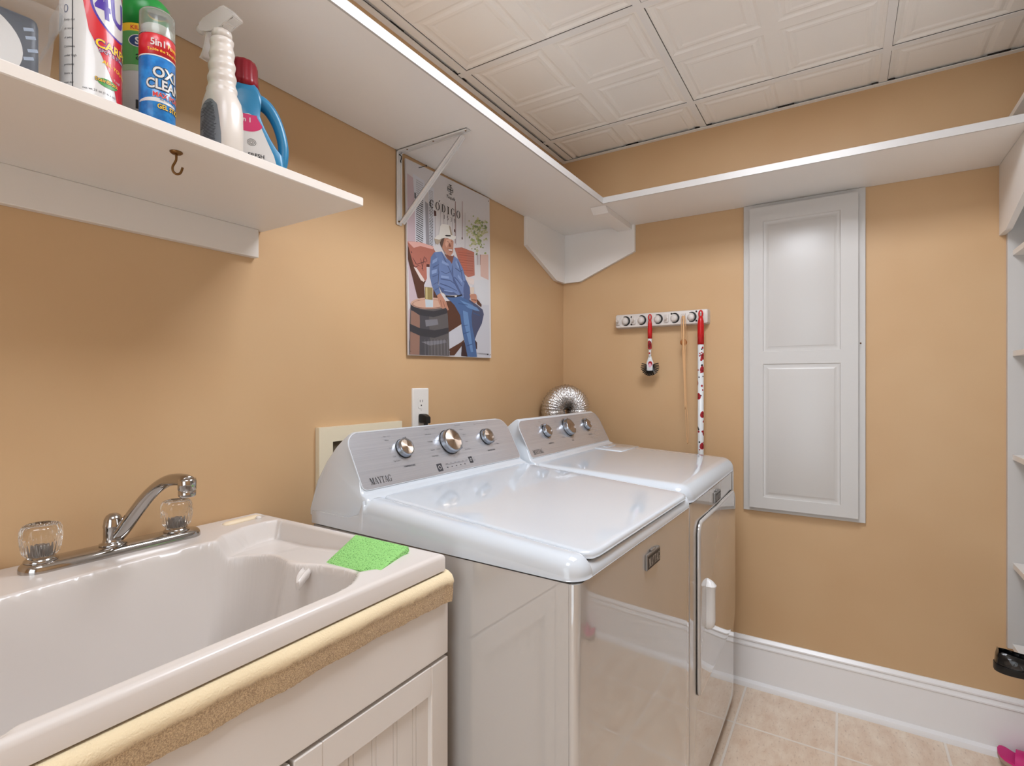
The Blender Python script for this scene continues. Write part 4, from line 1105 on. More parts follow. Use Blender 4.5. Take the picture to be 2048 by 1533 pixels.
# ---- dryer
DW = .734
dr = thing('clothes_dryer', 'white front-loading dryer in the room corner beyond the washing machine', 'dryer', (-.934, -.866, 0), 0)
body(dr, DW, .70, .953, .058)
zd = lambda y: 1.002 + .026 * max(0, min(1, y / .525))
def dz_(x, y):
    z = zd(y)
    if y > .525: z -= min(1, (y - .525) / .02) * (z - .985)
    return z
bm = nb()
xs = ax(edge(-.002, 1, .036), lin_(.05, DW - .05, 14), edge(DW + .002, -1, .036)); ys = ax(edge(-.004, 1, .040), lin_(.06, .51, 14), [.525, .53, .535, .545], lin_(.56, .70, 4))
hfield(bm, xs, ys, .045, .036, dz_, .9545, rf=lambda x, y: min(.040, max(.004, dz_(x, y) - .957)), corners=(1, 1, 0, 0))
obj('top_panel', bm, M_enamel, dr, smooth=60)
# lint screen cover at the rear right of the top
bm = nb(); hfield(bm, ax(edge(.505, 1, .004, 3), [.6], edge(.715, -1, .004, 3)), ax(edge(.385, 1, .004, 3), [.44], edge(.515, -1, .004, 3)), .012, .004, lambda x, y: zd(y) + .003, .99)
c = obj('lint_screen_cover', bm, M_enamel, dr, smooth=50)
bm = nb(); prism(bm, rrect(.56, .66, .47, .497, .012), lambda a, b, h: V((a, b, zd(b) + .0028 + h)), .0022); bmesh.ops.recalc_face_normals(bm, faces=bm.faces[:]); obj('lint_cover_grip', bm, M_enamel, c, smooth=30)
F, n = console(dr, DW, .527, 1.044, 0, .020, '')
panel(dr, F, .694, .138, M_steel)
for s, r, h, pt in ((.170, .0235, .0165, 100), (.351, .0345, .021, 95), (.531, .0235, .0165, 90)): knob(dr, F, n, s, .086, r, h, pt, True)
fa = lambda s, tt: F(s, tt, .0016)
bm = nb(); ps, wd = serif_text('MAYTAG', .0165, .022, .0095, .80, .03); art_bm(ps, fa, bm=bm)
obj('brand_lettering', bm, M_black, dr, smooth=0); bm = nb()
tx('TEMPERATURE', .172, .036, 'CENTER', .0062, .02); tx('CYCLE', .352, .030, 'CENTER', .0062, .02); tx('END SIGNAL', .533, .040, 'CENTER', .0062, .02)
for q, x, y in (('High', .118, .108), ('Medium', .112, .088), ('Low', .120, .066), ('Air Only', .146, .126), ('Heavy', .272, .120), ('Normal', .264, .096), ('Light', .268, .070), ('Timed Dry', .272, .050), ('Wrinkle', .400, .124), ('Less Dry', .412, .104), ('More Dry', .408, .062), ('Off', .352, .042), ('On', .536, .124), ('Off', .570, .060)): tx(q, x, y)
obj('panel_lettering', bm, M_ink, dr, smooth=0)
badge(dr, .322, .408, .895, .931, -.0035)
# door: a slightly proud slab inside a dark seam
P = rrect(.085, .690, .362, .884, [.02, .06, .045, .04], 8)
bm = nb(); prism(bm, rrect(.0838, .6912, .3608, .8852, [.0212, .0612, .0462, .0412], 8), lambda a, b, h: V((a, -.0038 - h, b)), .0003); bmesh.ops.recalc_face_normals(bm, faces=bm.faces[:])
obj('door_seam', bm, M_dark, dr, smooth=0)
bm = nb()
def insetp(k): return rrect(.085 + k, .690 - k, .362 + k, .884 - k, [.02 - k, .06 - k, .045 - k, .04 - k], 8)
loft(bm, [[V((a, -.0035, b)) for a, b in insetp(0)], [V((a, -.0085, b)) for a, b in insetp(0)], [V((a, -.0115, b)) for a, b in insetp(.0025)], [V((a, -.0125, b)) for a, b in insetp(.008)]], cap=False)
bm.faces.new([v for v in bm.verts[-len(P):]]); bmesh.ops.recalc_face_normals(bm, faces=bm.faces[:])
do = obj('door', bm, M_enamel_shade, dr, smooth=40)
bm = nb()
hx, z0, z1 = .180, .532, .690
rings = []
for k, (z, wd_, dp) in enumerate([(z0, .004, .003), (z0 + .004, .010, .012), (z0 + .012, .014, .021), (z0 + .03, .0145, .024), (z1 - .032, .0145, .024), (z1 - .020, .0185, .027), (z1 - .008, .009, .018), (z1, .002, .004)]):
    rings.append([V((hx + wd_ * a, -.0125 - dp * b, z)) for a, b in ((-1, 0), (-1, .55), (-.72, .88), (-.3, 1), (.3, 1), (.72, .88), (1, .55), (1, 0))])
loft(bm, rings); bmesh.ops.recalc_face_normals(bm, faces=bm.faces[:]); obj('handle', bm, M_plastic, do, smooth=50)

# ================================================================= DUCT, OUTLET, WATER BOX
bm = nb(); path = []
cA, cB = V((-.243, -.068, 0)), V((-.140, -.148, 0))
mid = (cA + cB) / 2; hd = (cB - cA) / 2; Rm = hd.length; zc = 1.172
for z in lin_(.62, zc, 70)[:-1]: path.append(V((cA.x, cA.y, z)))
for a_ in lin_(PI, 0, 70): path.append(V((mid.x, mid.y, zc)) + hd * math.cos(a_) + V((0, 0, Rm * math.sin(a_) * .95)))
for z in lin_(zc, .30, 100)[1:]: path.append(V((cB.x, cB.y, z)))
rs = []
for i in range(len(path)): rs.append(.0560 + (.0032 if i % 3 == 0 else -.0026 if i % 3 == 1 else .0006) + .0008 * math.sin(i * 1.7))
tube(bm, path, rs, 36, cap=True, up=None)
random.seed(2)
for v in bm.verts: v.co += V((random.gauss(0, .0007), random.gauss(0, .0007), random.gauss(0, .0007)))
tag(obj('dryer_duct', bm, M_foil, smooth=35), 'crinkled silver foil duct looping up behind the dryer', 'duct')

t = thing('wall_outlet', 'white wall outlet with a black plug in its lower socket', 'outlet', (-1.101, 0, 1.20))
bm = nb(); x0, x1, z0, z1 = -.041, .041, -.060, .082
loft(bm, [[V((a, -.0, b)) for a, b in rrect(x0, x1, z0, z1, .004)], [V((a, -.004, b)) for a, b in rrect(x0, x1, z0, z1, .004)], [V((a, -.0065, b)) for a, b in rrect(x0 + .003, x1 - .003, z0 + .003, z1 - .003, .003)]]); bmesh.ops.recalc_face_normals(bm, faces=bm.faces[:])
obj('cover_plate', bm, M_outlet, t, smooth=30)
for cz in (.032, -.020):
    bm = nb(); prism(bm, rrect(-.016, .016, cz - .021, cz + .021, .009), lambda a, b, h: V((a, -.006 - h, b)), .0015); bmesh.ops.recalc_face_normals(bm, faces=bm.faces[:])
    s_ = obj('socket', bm, M_outlet, t, smooth=30)
    bm = nb()
    for x in (-.0065, .0065): box(bm, x - .001, x + .001, -.0079, -.007, cz + .002, cz + .010)
    lathe(bm, [(.0026, 0), (.0026, .0004)], (0, -.0075, cz - .009), (0, -1, 0), 12)
    obj('slots', bm, M_black, s_, smooth=0)
bm = nb(); lathe(bm, [(.002, 0), (.002, .0008)], (0, -.0065, .006), (0, -1, 0), 10); obj('screw', bm, M_silver, t)
pg = thing('power_plug', 'black power plug pushed into the wall outlet, cord hanging down', 'plug', (-1.101, -.0095, 1.180))
bm = nb()
loft(bm, [[V((a * k, -y, b * k + dzz)) for a, b in rrect(-.0145, .0145, -.016, .014, .005)] for y, k, dzz in ((0, 1, 0), (.010, 1, 0), (.020, .93, -.002), (.030, .75, -.006))]); bmesh.ops.recalc_face_normals(bm, faces=bm.faces[:])
tube(bm, smooth_pts([(0, -.018, -.012), (0, -.019, -.030), (0, -.018, -.044)], 4), [.0075] * 5 + [.006] * 4, 12)
obj('plug_body', bm, M_blackpl, pg, smooth=40)
bm = nb(); tube(bm, smooth_pts([(0, -.018, -.044), (0, -.018, -.10), (.01, -.022, -.25), (.03, -.03, -.6)], 5), .0042, 10)
obj('cord', bm, M_blackpl, pg)

t = thing('washer_water_box', 'ivory plastic plumbing box on the wall behind the washing machine', 'wall box', (-1.365, 0, 1.05))
bm = nb()
x0, x1, z0, z1 = -.161, .161, -.15, .126
def rframe(bm, o, i, y0, y1):
    A = [V((a, y, b)) for y in (y0, y1) for a, b in ((o[0], o[2]), (o[1], o[2]), (o[1], o[3]), (o[0], o[3]))]; B = [V((a, y, b)) for y in (y0, y1) for a, b in ((i[0], i[2]), (i[1], i[2]), (i[1], i[3]), (i[0], i[3]))]
    VA = [bm.verts.new(p) for p in A]; VB = [bm.verts.new(p) for p in B]
    for k in range(4):
        j = (k + 1) % 4
        bm.faces.new([VA[k], VA[j], VA[4 + j], VA[4 + k]]); bm.faces.new([VB[k], VB[4 + k], VB[4 + j], VB[j]])
        bm.faces.new([VA[k], VB[k], VB[j], VA[j]]); bm.faces.new([VA[4 + k], VA[4 + j], VB[4 + j], VB[4 + k]])
    bmesh.ops.recalc_face_normals(bm, faces=bm.faces[:])
rframe(bm, (x0, x1, z0, z1), (x0 + .046, x1 - .046, z0 + .04, z1 - .042), -.0165, -.0005)
obj('cover_frame', bm, M_ivory, t, smooth=0)
bm = nb(); box(bm, x0 + .046, x1 - .046, -.003, -.0006, z0 + .04, z1 - .042); obj('recess', bm, mat('recess grey brown', '#6d6250', .7), t, smooth=0)
for x in (-.06, .06):
    bm = nb(); lathe(bm, [(.009, 0), (.009, .012), (.006, .013)], (x, -.003, -.02), (0, -1, 0), 16); obj('valve', bm, M_brass, t)

# ================================================================= SINK
SX0, SX1, SY0, SY1, ST = -2.340, -1.700, -.605, -.004, .979
sk = thing('laundry_sink', 'deep white laundry sink with a shallow tray along its right side', 'sink', ((SX0 + SX1) / 2, (SY0 + SY1) / 2, .948))
BAS = [(-2.30, -.578), (-2.316, -.570), (-2.323, -.30), (-2.30, -.205), (-2.25, -.178), (-2.12, -.164), (-2.004, -.153), (-1.91, -.155), (-1.868, -.170), (-1.840, -.197), (-1.826, -.235), (-1.826, -.270), (-1.840, -.315), (-1.853, -.350), (-1.848, -.385), (-1.836, -.42), (-1.837, -.475), (-1.842, -.512), (-1.856, -.540), (-1.878, -.559), (-1.900, -.571), (-1.93, -.577), (-1.96, -.578), (-2.10, -.578), (-2.20, -.578)]
BAS = [tuple(p)[:2] for p in smooth_pts([(a, b, 0) for a, b in BAS], 4, True)]
TRAY = [(-1.716, -.112), (-1.716, -.520), (-1.735, -.545), (-1.83, -.560), (-1.95, -.50), (-1.95, -.22), (-1.86, -.128), (-1.80, -.105), (-1.74, -.104)]
DISH = [(-1.812, -.063), (-1.812, -.040), (-1.80, -.032), (-1.72, -.022), (-1.704, -.027), (-1.704, -.052), (-1.72, -.06), (-1.80, -.07)]
def sdf(px, py, P):
    P = np.array(P); A = P; B = np.roll(P, -1, 0); d = np.full(px.shape, 1e9); ins = np.zeros(px.shape, bool)
    for (ax_, ay), (bx, by) in zip(A, B):
        ex, ey = bx - ax_, by - ay; wx, wy = px - ax_, py - ay
        tt = np.clip((wx * ex + wy * ey) / (ex * ex + ey * ey + 1e-12), 0, 1)
        d = np.minimum(d, (wx - ex * tt) ** 2 + (wy - ey * tt) ** 2)
        c1 = (ay <= py) & (by > py) & (ex * wy - ey * wx > 0); c2 = (ay > py) & (by <= py) & (ex * wy - ey * wx < 0)
        ins ^= (c1 | c2)
    d = np.sqrt(d); return np.where(ins, -d, d)
sst = lambda v: np.clip(v, 0, 1) ** 2 * (3 - 2 * np.clip(v, 0, 1))
xs = np.array(ax(edge(SX0, 1, .008, 4), lin_(SX0 + .014, -1.93, 74), lin_(-1.9285, -1.712, 110), edge(SX1, -1, .008, 5)))
ys = np.array(ax(edge(SY0, 1, .008, 5), lin_(SY0 + .010, SY1 - .010, 260), edge(SY1, -1, .008, 4)))
X, Y = np.meshgrid(xs, ys)
dt = sdf(X, Y, TRAY); zfl = .938 + .020 * np.clip((-.22 - Y) / .28, 0, 1) + .012 * np.clip((-1.74 - X) / .1, 0, 1) * np.clip((-.25 - Y) / .1 + 1, 0, 1)
soft = .007 + .035 * np.clip((-1.775 - X) / .07, 0, 1) * np.clip((Y + .21) / .08, 0, 1) + .03 * np.clip((-.45 - Y) / .06, 0, 1) * np.clip((-1.735 - X) / .02, 0, 1) + .010 * (Y > -.13)
Z = ST - (ST - zfl) * sst(-dt / soft)
dd = sdf(X, Y, DISH); Z -= .008 * sst(-dd / .008)
db = sdf(X, Y, BAS)
# pouring lip that reaches from the tray into the basin
lx, ly = -1.876, -.398; tt = np.clip((X - lx) / (-1.845 - lx), 0, 1); cap = np.hypot(X - (lx + tt * (-1.845 - lx)), Y - ly) - .0125
u_ = np.clip(-db / .105, 0, 1); Z -= .30 * (1 - (1 - u_) ** 2.4) * (db < 0)
Z -= np.where((db > 0) & (db < .006), .0035 * (1 - db / .006) ** 2, 0)
de = np.minimum.reduce([X - SX0, SX1 - X, Y - SY0, SY1 - Y]); r = .008
Z = np.where(de < r, Z - r + np.sqrt(np.maximum(0, r * r - (r - de) ** 2)), Z)
bm = nb(); ox, oy, oz = sk.location
G = [[bm.verts.new((X[j, i] - ox, Y[j, i] - oy, Z[j, i] - oz)) for i in range(len(xs))] for j in range(len(ys))]
for j in range(len(ys) - 1):
    for i in range(len(xs) - 1): bm.faces.new([G[j][i], G[j][i + 1], G[j + 1][i + 1], G[j + 1][i]])
per = G[0][:] + [G[j][-1] for j in range(1, len(ys))] + G[-1][-2::-1] + [G[j][0] for j in range(len(ys) - 2, 0, -1)]
low = [bm.verts.new((v.co.x, v.co.y, 0)) for v in per]
for k in range(len(per)): bm.faces.new([per[(k + 1) % len(per)], per[k], low[k], low[(k + 1) % len(per)]])
obj('basin', bm, M_sink, sk, smooth=50)
bm = nb(); rings = []
for x, hw, zz in ((-1.836, .0125, .9490), (-1.850, .0130, .9520), (-1.862, .0125, .9525), (-1.872, .0115, .9515), (-1.881, .0095, .949), (-1.887, .005, .946)):
    rings.append([V((x - ox, -.385 - .74 * (-1.836 - x) + hw * a_ - oy, zz + .004 - oz + b_)) for a_, b_ in ((-1, -.006), (-.9, -.001), (-.55, .001), (-.3, -.003), (.3, -.003), (.55, .001), (.9, -.001), (1, -.006), (.7, -.016), (-.7, -.016))])
loft(bm, rings); bmesh.ops.recalc_face_normals(bm, faces=bm.faces[:]); obj('pouring_lip', bm, M_sink, sk, smooth=60)
bm = nb(); lathe(bm, [(.030, 0), (.030, .003), (.022, .002), (.020, -.003), (.0, -.003)], (0, -.07, -.2675), seg=32); obj('drain', bm, M_chrome, sk)
bm = nb(); lathe(bm, [(.0022, 0), (.0016, .0012)], (-1.7255 - ox, -.128 - oy, .9395 - oz), seg=10); obj('tray_drain_hole', bm, M_black, sk)
bm = nb(); lathe(bm, [(.007, 0), (.0068, .005), (.004, .008), (.0, .0085)], (-1.735 - ox, -.066 - oy, .977 - oz), seg=16); obj('hole_plug', bm, M_sink, sk)
# soap
bm = nb(); rings = []
for a_, k in ((-.048, .25), (-.045, .7), (-.038, .95), (-.02, 1), (.02, 1), (.038, .95), (.045, .7), (.048, .25)):
    rings.append([V((a_, .0115 * k * math.cos(q), .006 + .0065 * k * math.sin(q))) for q in lin_(0, 2 * PI, 16)[:-1]])
loft(bm, rings)
tag(obj('soap_bar', bm, M_soap, at=(-1.764, -.047, .9712), rot=(0, 0, math.radians(5))), 'slim cream bar of soap in the oval recess at the back of the sink', 'soap')

# ---- faucet
fc = thing('faucet', 'chrome two-handle faucet with clear ribbed knobs mounted on the sink', 'faucet', (-2.020, -.070, ST))
bm = nb()
def stad(L, Wd, n=10):
    return [(L * .5 - Wd + Wd * math.cos(a_), Wd * math.sin(a_)) for a_ in lin_(-PI / 2, PI / 2, n)] + [(-L * .5 + Wd + Wd * math.cos(a_), Wd * math.sin(a_)) for a_ in lin_(PI / 2, 1.5 * PI, n)]
loft(bm, [[V((a_, b_, z)) for a_, b_ in stad(L, W_)] for L, W_, z in ((.293, .029, 0), (.293, .029, .006), (.289, .027, .011), (.282, .0235, .0145), (.270, .018, .016))]); bmesh.ops.recalc_face_normals(bm, faces=bm.faces[:])
obj('base_plate', bm, M_chrome, fc, smooth=50)
bm = nb(); lathe(bm, [(.022, .015), (.022, .019), (.0165, .021), (.0155, .026), (.0155, .048), (.0162, .050), (.0162, .053), (.0155, .055), (.0145, .064), (.011, .071), (.006, .0745), (0, .0755)], (-.010, 0, 0), seg=32)
obj('spout_hub', bm, M_chrome, fc, smooth=50)
bm = nb()
sp = [(-.012, .008, .018), (.000, -.010, .040), (.010, -.038, .075), (.018, -.066, .106), (.024, -.094, .128), (.028, -.122, .1415), (.030, -.150, .147), (.031, -.176, .148), (.031, -.188, .146)]
sp = smooth_pts(sp, 4); m = len(sp)
rad = [.0165 * (1 - k / m) + .0120 * (k / m) for k in range(m)]
tube(bm, sp, rad, 20, flat=.78)
obj('spout', bm, M_chrome, fc, smooth=60)
bm = nb(); lathe(bm, [(.0135, .010), (.0145, .006), (.0145, -.009), (.0130, -.010), (.0130, -.0115), (.0138, -.012), (.0138, -.020), (.012, -.022), (.011, -.018)], (.031, -.186, .142), seg=32)
obj('aerator', bm, M_chrome, fc, smooth=40)
for x in (-.116, .102):
    bm = nb(); lathe(bm, [(.0235, .0145), (.0235, .018), (.0205, .021), (.018, .0245)], (x, 0, 0), seg=32)
    h = obj('handle_base', bm, M_chrome, fc, smooth=40)
    bm = nb()
    fl = lambda a_, z: 1 + .03 * math.cos(8 * a_) * min(1, max(0, (z - .045) / .02)) + .022 * math.cos(28 * a_) * min(1, max(0, (.064 - z) / .012)) * (z > .026)
    lathe(bm, [(.0215, .0255), (.0245, .030), (.0265, .038), (.0275, .045), (.0285, .054), (.029, .062), (.0285, .070), (.0255, .0765), (.020, .079), (.016, .0775), (.013, .0765), (.0, .0765)], (x, 0, 0), seg=168, rad=fl)
    k = obj('handle', bm, M_acryl, fc, smooth=45)
    bm = nb(); lathe(bm, [(.0, .0265), (.0130, .0265), (.0120, .038), (.0090, .046), (.0, .048)], (x, 0, 0), seg=96, rad=lambda a_, z: 1 + .06 * (1 if math.cos(24 * a_) > 0 else -1))
    obj('ribbed_core', bm, mat('grey ribbed core', '#8d8681', .3, metal=.5) if 'grey ribbed core' not in MATS else MATS['grey ribbed core'], k, smooth=0)

# ---- sponge, lying tilted on tray and rim
tl, tr_, fr, flp = V((-1.730, -.394, .991)), V((-1.729, -.538, .990)), V((-1.838, -.571, .9795)), V((-1.823, -.412, .960))

bm = nb(); N = 14; nrm = (tr_ - tl).cross(flp - tl).normalized(); nrm = nrm if nrm.z > 0 else -nrm; rows = []
random.seed(5); th = .017
cen = (tl + tr_ + fr + flp) / 4
def spt(a_, b_): return tl.lerp(tr_, a_).lerp(flp.lerp(fr, a_), b_)
A = [[bm.verts.new(spt(i / N, j / N) - cen + nrm * (-.0016 if i in (0, N) or j in (0, N) else random.uniform(-.0004, .0004))) for j in range(N + 1)] for i in range(N + 1)]
B = [[bm.verts.new(spt(i / N, j / N) - cen - nrm * th) for j in range(N + 1)] for i in range(N + 1)]
for i in range(N):
    for j in range(N):
        bm.faces.new([A[i][j], A[i + 1][j], A[i + 1][j + 1], A[i][j + 1]]); bm.faces.new([B[i][j], B[i][j + 1], B[i + 1][j + 1], B[i + 1][j]])
def pe(M_): return [M_[i][0] for i in range(N)] + [M_[N][j] for j in range(N)] + [M_[i][N] for i in range(N, 0, -1)] + [M_[0][j] for j in range(N, 0, -1)]
pa, pb = pe(A), pe(B)
for k in range(len(pa)): bm.faces.new([pa[k], pb[k], pb[(k + 1) % len(pa)], pa[(k + 1) % len(pa)]])
bmesh.ops.recalc_face_normals(bm, faces=bm.faces[:])
tag(obj('sponge', bm, M_sponge, at=cen, smooth=50), 'green rectangular kitchen sponge lying across the sink tray', 'sponge')

# ================================================================= SINK CABINET
cb = thing('sink_cabinet', 'white vanity cabinet under the sink with a plain drawer front above beaded doors', 'cabinet', (-2.02, -.58, 0))
CX0, CX1 = -.350, .334
bm = nb(); box(bm, CX0, CX0 + .016, 0, .56, .09, .947); box(bm, CX1 - .017, CX1 - .001, 0, .56, .09, .947); box(bm, CX0, CX1 - .001, .55, .56, .09, .5); box(bm, CX0, CX1 - .001, 0, .56, .09, .106); box(bm, CX0 + .016, CX1 - .017, 0, .016, .78, .947)
obj('carcass', bm, M_cab, cb, smooth=0)
bm = nb(); box(bm, CX0 + .01, CX1 - .01, .05, .55, 0, .09); obj('plinth', bm, M_dark, cb, smooth=0)
obj('drawer_front', mbox(CX0, CX1, -.020, -.0015, .7865, .944, bev=.0018, seg=2), M_cab, cb, smooth=0)
def bead_door(x0, x1):
    st = .047; z0, z1 = .095, .7795; y0, y1 = -.020, -.0015
    bm = nb()
    box(bm, x0, x0 + st, y0, y1, z0, z1, bev=.0015, seg=1); box(bm, x1 - st, x1, y0, y1, z0, z1, bev=.0015, seg=1)
    box(bm, x0 + st, x1 - st, y0 + .0005, y1, z1 - .052, z1, bev=.0010, seg=1); box(bm, x0 + st, x1 - st, y0 + .0005, y1, z0, z0 + .052, bev=.0010, seg=1)
    d = obj('door', bm, M_cab, cb, smooth=0)
    bm = nb(); xa, xb = x0 + st, x1 - st; pts = [(xa, -.010)]; x = xa
    step = (xb - xa) / 5
    for k in range(1, 5):
        c_ = xb - k * step + .012
        pts.append(c_)
    P = [(xa, -.0105)]
    for c_ in sorted([q for q in pts if not isinstance(q, tuple)]): P += [(c_ - .0055, -.0105), (c_ - .0045, -.008), (c_ - .0035, -.0105), (c_ + .0035, -.0105), (c_ + .0045, -.008), (c_ + .0055, -.0105)]
    P += [(xb, -.0105), (xb, -.002), (xa, -.002)]
    prism(bm, P, lambda a_, b_, h: V((a_, b_, .147 + h)), .581); bmesh.ops.recalc_face_normals(bm, faces=bm.faces[:])
    obj('beaded_panel', bm, M_cab, d, smooth=0)
bead_door(.0015, CX1); bead_door(CX0, -.0045)

# ---- towel tucked under the sink rim
bm = nb(); prof = [(.012, .9468), (-.010, .9470), (-.022, .9445), (-.0300, .9390), (-.0335, .9325), (-.0325, .9265), (-.0305, .9215), (-.0300, .912), (-.0290, .900), (-.0275, .893), (-.0225, .893), (-.0225, .905), (-.0225, .925), (-.0225, .937)]
xs_ = lin_(-2.345, -1.690, 150); rings = []
random.seed(9); wob = [random.uniform(-1, 1) for _ in range(200)]
for i, x in enumerate(xs_):
    w1 = math.sin(x * 23) * .0012 + math.sin(x * 51 + 1) * .0006; e_ = max(0, (x + 1.713) / .023)
    rings.append([V((x + 2.02 + (.002 * wob[i % 190] if 0 else 0), y - (.0025 if z < .93 and y < -.024 else 0) * e_ + w1 * (1 if y < -.024 else 0), z - (.003 * (1 + math.sin(x * 17)) * .5 + .001 * math.sin(x * 61) + .0006 * wob[i % 190]) * (1 if z < .9 else 0) - (.004 * e_ if z < .92 else 0))) for y, z in prof])

R_ = loft(bm, rings); 
for f in bm.faces:
    c_ = f.calc_center_median(); f.material_index = 0
bmesh.ops.recalc_face_normals(bm, faces=bm.faces[:])
tag(obj('towel', bm, [M_terry, M_terrycream], at=(-2.02, -.582, .0), smooth=60), 'beige terry towel strip tucked under the front edge of the sink', 'towel')
# ================================================================= BOTTLES ON THE SHORT SHELF
ZS = 1.6965
CAMXY = (-2.473, -1.239)
def cyl(c, r, off=.0004, z0=ZS):
    ph0 = math.atan2(CAMXY[1] - c[1], CAMXY[0] - c[0])
    return lambda s, t_: V((c[0] + (r + off) * math.cos(ph0 + s / r), c[1] + (r + off) * math.sin(ph0 + s / r), t_))
cuts = [k * .004 for k in range(-20, 26)]
def wrap(polys, c, r, off, name, m, par, z=0):
    bm = art_bm(polys, lambda s, t_: cyl(c, r, off)(s, t_) - V((c[0], c[1], ZS)), cuts)
    return obj(name, bm, m, par, smooth=30)
def can_body(prof): return prof
M_blue = mat('label blue', '#1b74b8', .3, coat=.3)
r_ = mottle(M_blue, '#1463a6', '#2b8bd0', 55, 6, .40, .68)
e_ = r_.color_ramp.elements.new(.80); e_.color = lin('#bfe3f5')
M_lred = mat('label red', '#c8232b', .3, coat=.3); M_lgreen = mat('label green', '#4f9a4d', .3, coat=.3); M_cap = mat('cap green', '#1f8f3a', .3)
M_lwhite = mat('label white', '#cfccc8', .3, coat=.3); M_purple = mat('label purple', '#4a2f94', .35); M_yellow = mat('label yellow', '#f0c12a', .35)
M_pale = mat('label pale green', '#a9c39c', .35); M_navy = mat('label navy', '#233a6b', .35); M_frost = mat('frosted clear cap', '#eef2ee', .12, trans=.92, ior=1.3)
M_whitecap = mat('white cap', '#d8d3c8', .4)
# OxiClean gel stick
c = (-2.072, -.335); r = .024
t = thing('stain_remover_stick', 'blue and red gel stick stain remover with a clear cap, at the shelf front', 'bottle', (c[0], c[1], ZS))
bm = nb(); lathe(bm, [(r - .002, 0), (r, .002), (r, .102)], seg=48); obj('body', bm, M_blue, t)
bm = nb(); lathe(bm, [(r, .1015), (r, .1335), (r - .001, .135)], seg=48); obj('upper_body', bm, M_lred, t)
bm = nb(); lathe(bm, [(r - .003, .134), (r - .003, .150), (r - .006, .153), (.0, .154)], seg=40); obj('inner_cap', bm, M_whitecap, t)
bm = nb(); lathe(bm, [(r - .0002, .1355), (r - .0004, .1715), (r - .003, .1755), (0, .1765), (0, .1755), (r - .0035, .1745), (r - .0016, .171), (r - .0014, .1355)], seg=48, cap=False); obj('clear_cap', bm, M_frost, t)
W_ = lambda p, off, n, m: wrap(p, c, r, off, n, m, t)
W_([R4(-.040, 1.7965, .050, 1.7985)], .0003, 'white_line', M_lwhite)
sw = [(-.028 + .004 * k, 1.729 + .0045 * math.sin(k / 14 * PI)) for k in range(15)] + [(.028 - .004 * k, 1.7265 + .001 * math.sin(k / 14 * PI)) for k in range(15)]
W_([sw], .0003, 'white_swoosh', M_lwhite)
def dbl(s, size, x, z, off, col, edge, b=.03, sx=1., al='LEFT', nm='lettering'):
    W_(text_polys(s, size, x, z, al, bold=b + .045, sx=sx), off, nm, edge); W_(text_polys(s, size, x, z, al, bold=b, sx=sx), off + .0003, nm, col)
dbl('5in1', .0145, -.009, 1.8125, .0004, M_lwhite, M_lred, .02, .85)
W_(text_polys('Tackle the Toughest', .0055, -.013, 1.8045, bold=.01), .0004, 'lettering', M_yellow)
W_(text_polys('Power', .009, .014, 1.814, bold=.02, sx=.8), .0004, 'lettering', M_yellow)
dbl('OXI', .0215, -.006, 1.7655, .0004, M_lwhite, M_black, .03, .9)
dbl('CLEAN', .0205, -.0145, 1.7475, .0006, M_lwhite, M_black, .03, .8)
dbl('MAX FORCE', .0100, -.006, 1.7350, .0006, M_lred, M_lwhite, .02, .9)
W_(text_polys('PRE TREATER', .0035, .003, 1.7305), .0006, 'lettering', M_navy)
dbl('GEL STICK', .0100, .000, 1.7180, .0006, M_yellow, M_navy, .02, .8)
# carpet cleaner can
c = (-2.148, -.31); r = .036
t = thing('carpet_cleaner_can', 'tall white and red spray can of carpet cleaner with a vertical side seam', 'can', (c[0], c[1], ZS))
bm = nb(); lathe(bm, [(r, 0), (r + .001, .003), (r, .006), (r, .205), (r + .001, .209), (r - .003, .214), (r - .012, .224)], seg=56); obj('body', bm, M_lwhite, t)
bm = nb(); lathe(bm, [(r - .006, .215), (r - .006, .245), (r - .010, .252), (0, .253)], seg=40); obj('cap', bm, M_lwhite, t)
red = [(-.014, 1.90), (-.0095, 1.836), (-.003, 1.796), (.013, 1.762), (.026, 1.735), (.034, 1.705), (.075, 1.705), (.075, 1.90)]
W_([red], .0003, 'red_swath', M_lred)
W_([ell(.030, 1.838, .031, .040, 40, .35)], .0004, 'logo_rim', M_purple); W_([ell(.030, 1.838, .028, .037, 40, .35)], .0005, 'logo_field', M_lwhite)
W_(text_polys('4U', .052, .005, 1.821, bold=.03, sx=.72, shear=-.1), .0007, 'lettering', M_purple)
dbl('CARPET', .0165, .004, 1.7765, .0006, M_yellow, M_purple, .03, 1.0)
dbl('SPOT & STAIN', .0062, .008, 1.7700, .0006, M_lwhite, M_purple, .0, 1.0)
W_(text_polys('ALL YOU NEED', .0075, .012, 1.7560, bold=.02, rot=-.18), .0005, 'lettering', M_yellow)
W_([ell(.020, 1.7290, .0135, .0062, 28)], .0005, 'green_oval', M_lgreen); dbl('StainBlock', .0072, .0035, 1.7285, .0007, M_yellow, M_navy, .01, 1.0)
W_(text_polys('Tough', .005, .027, 1.737), .0005, 'lettering', M_lwhite)
W_(text_polys('net wt 22 oz (1 lb 6 oz)', .0042, -.010, 1.7125, rot=.0), .0004, 'lettering', M_ink)
W_([R4(-.0225, 1.699, -.0212, 1.905)], .0005, 'seam', M_ink)
W_(ring(-.0315, 1.822, .0035, .0055, .0008, .0008), .0004, 'lettering', M_navy)
P = []
for k, q in enumerate(('Keep out', 'of reach', 'of pets', 'Contents', 'under high', 'pressure', 'Store in', 'cool dry')): P += text_polys(q, .0042, -.0345, 1.805 - k * .0125)
W_(P, .0004, 'lettering', M_ink)
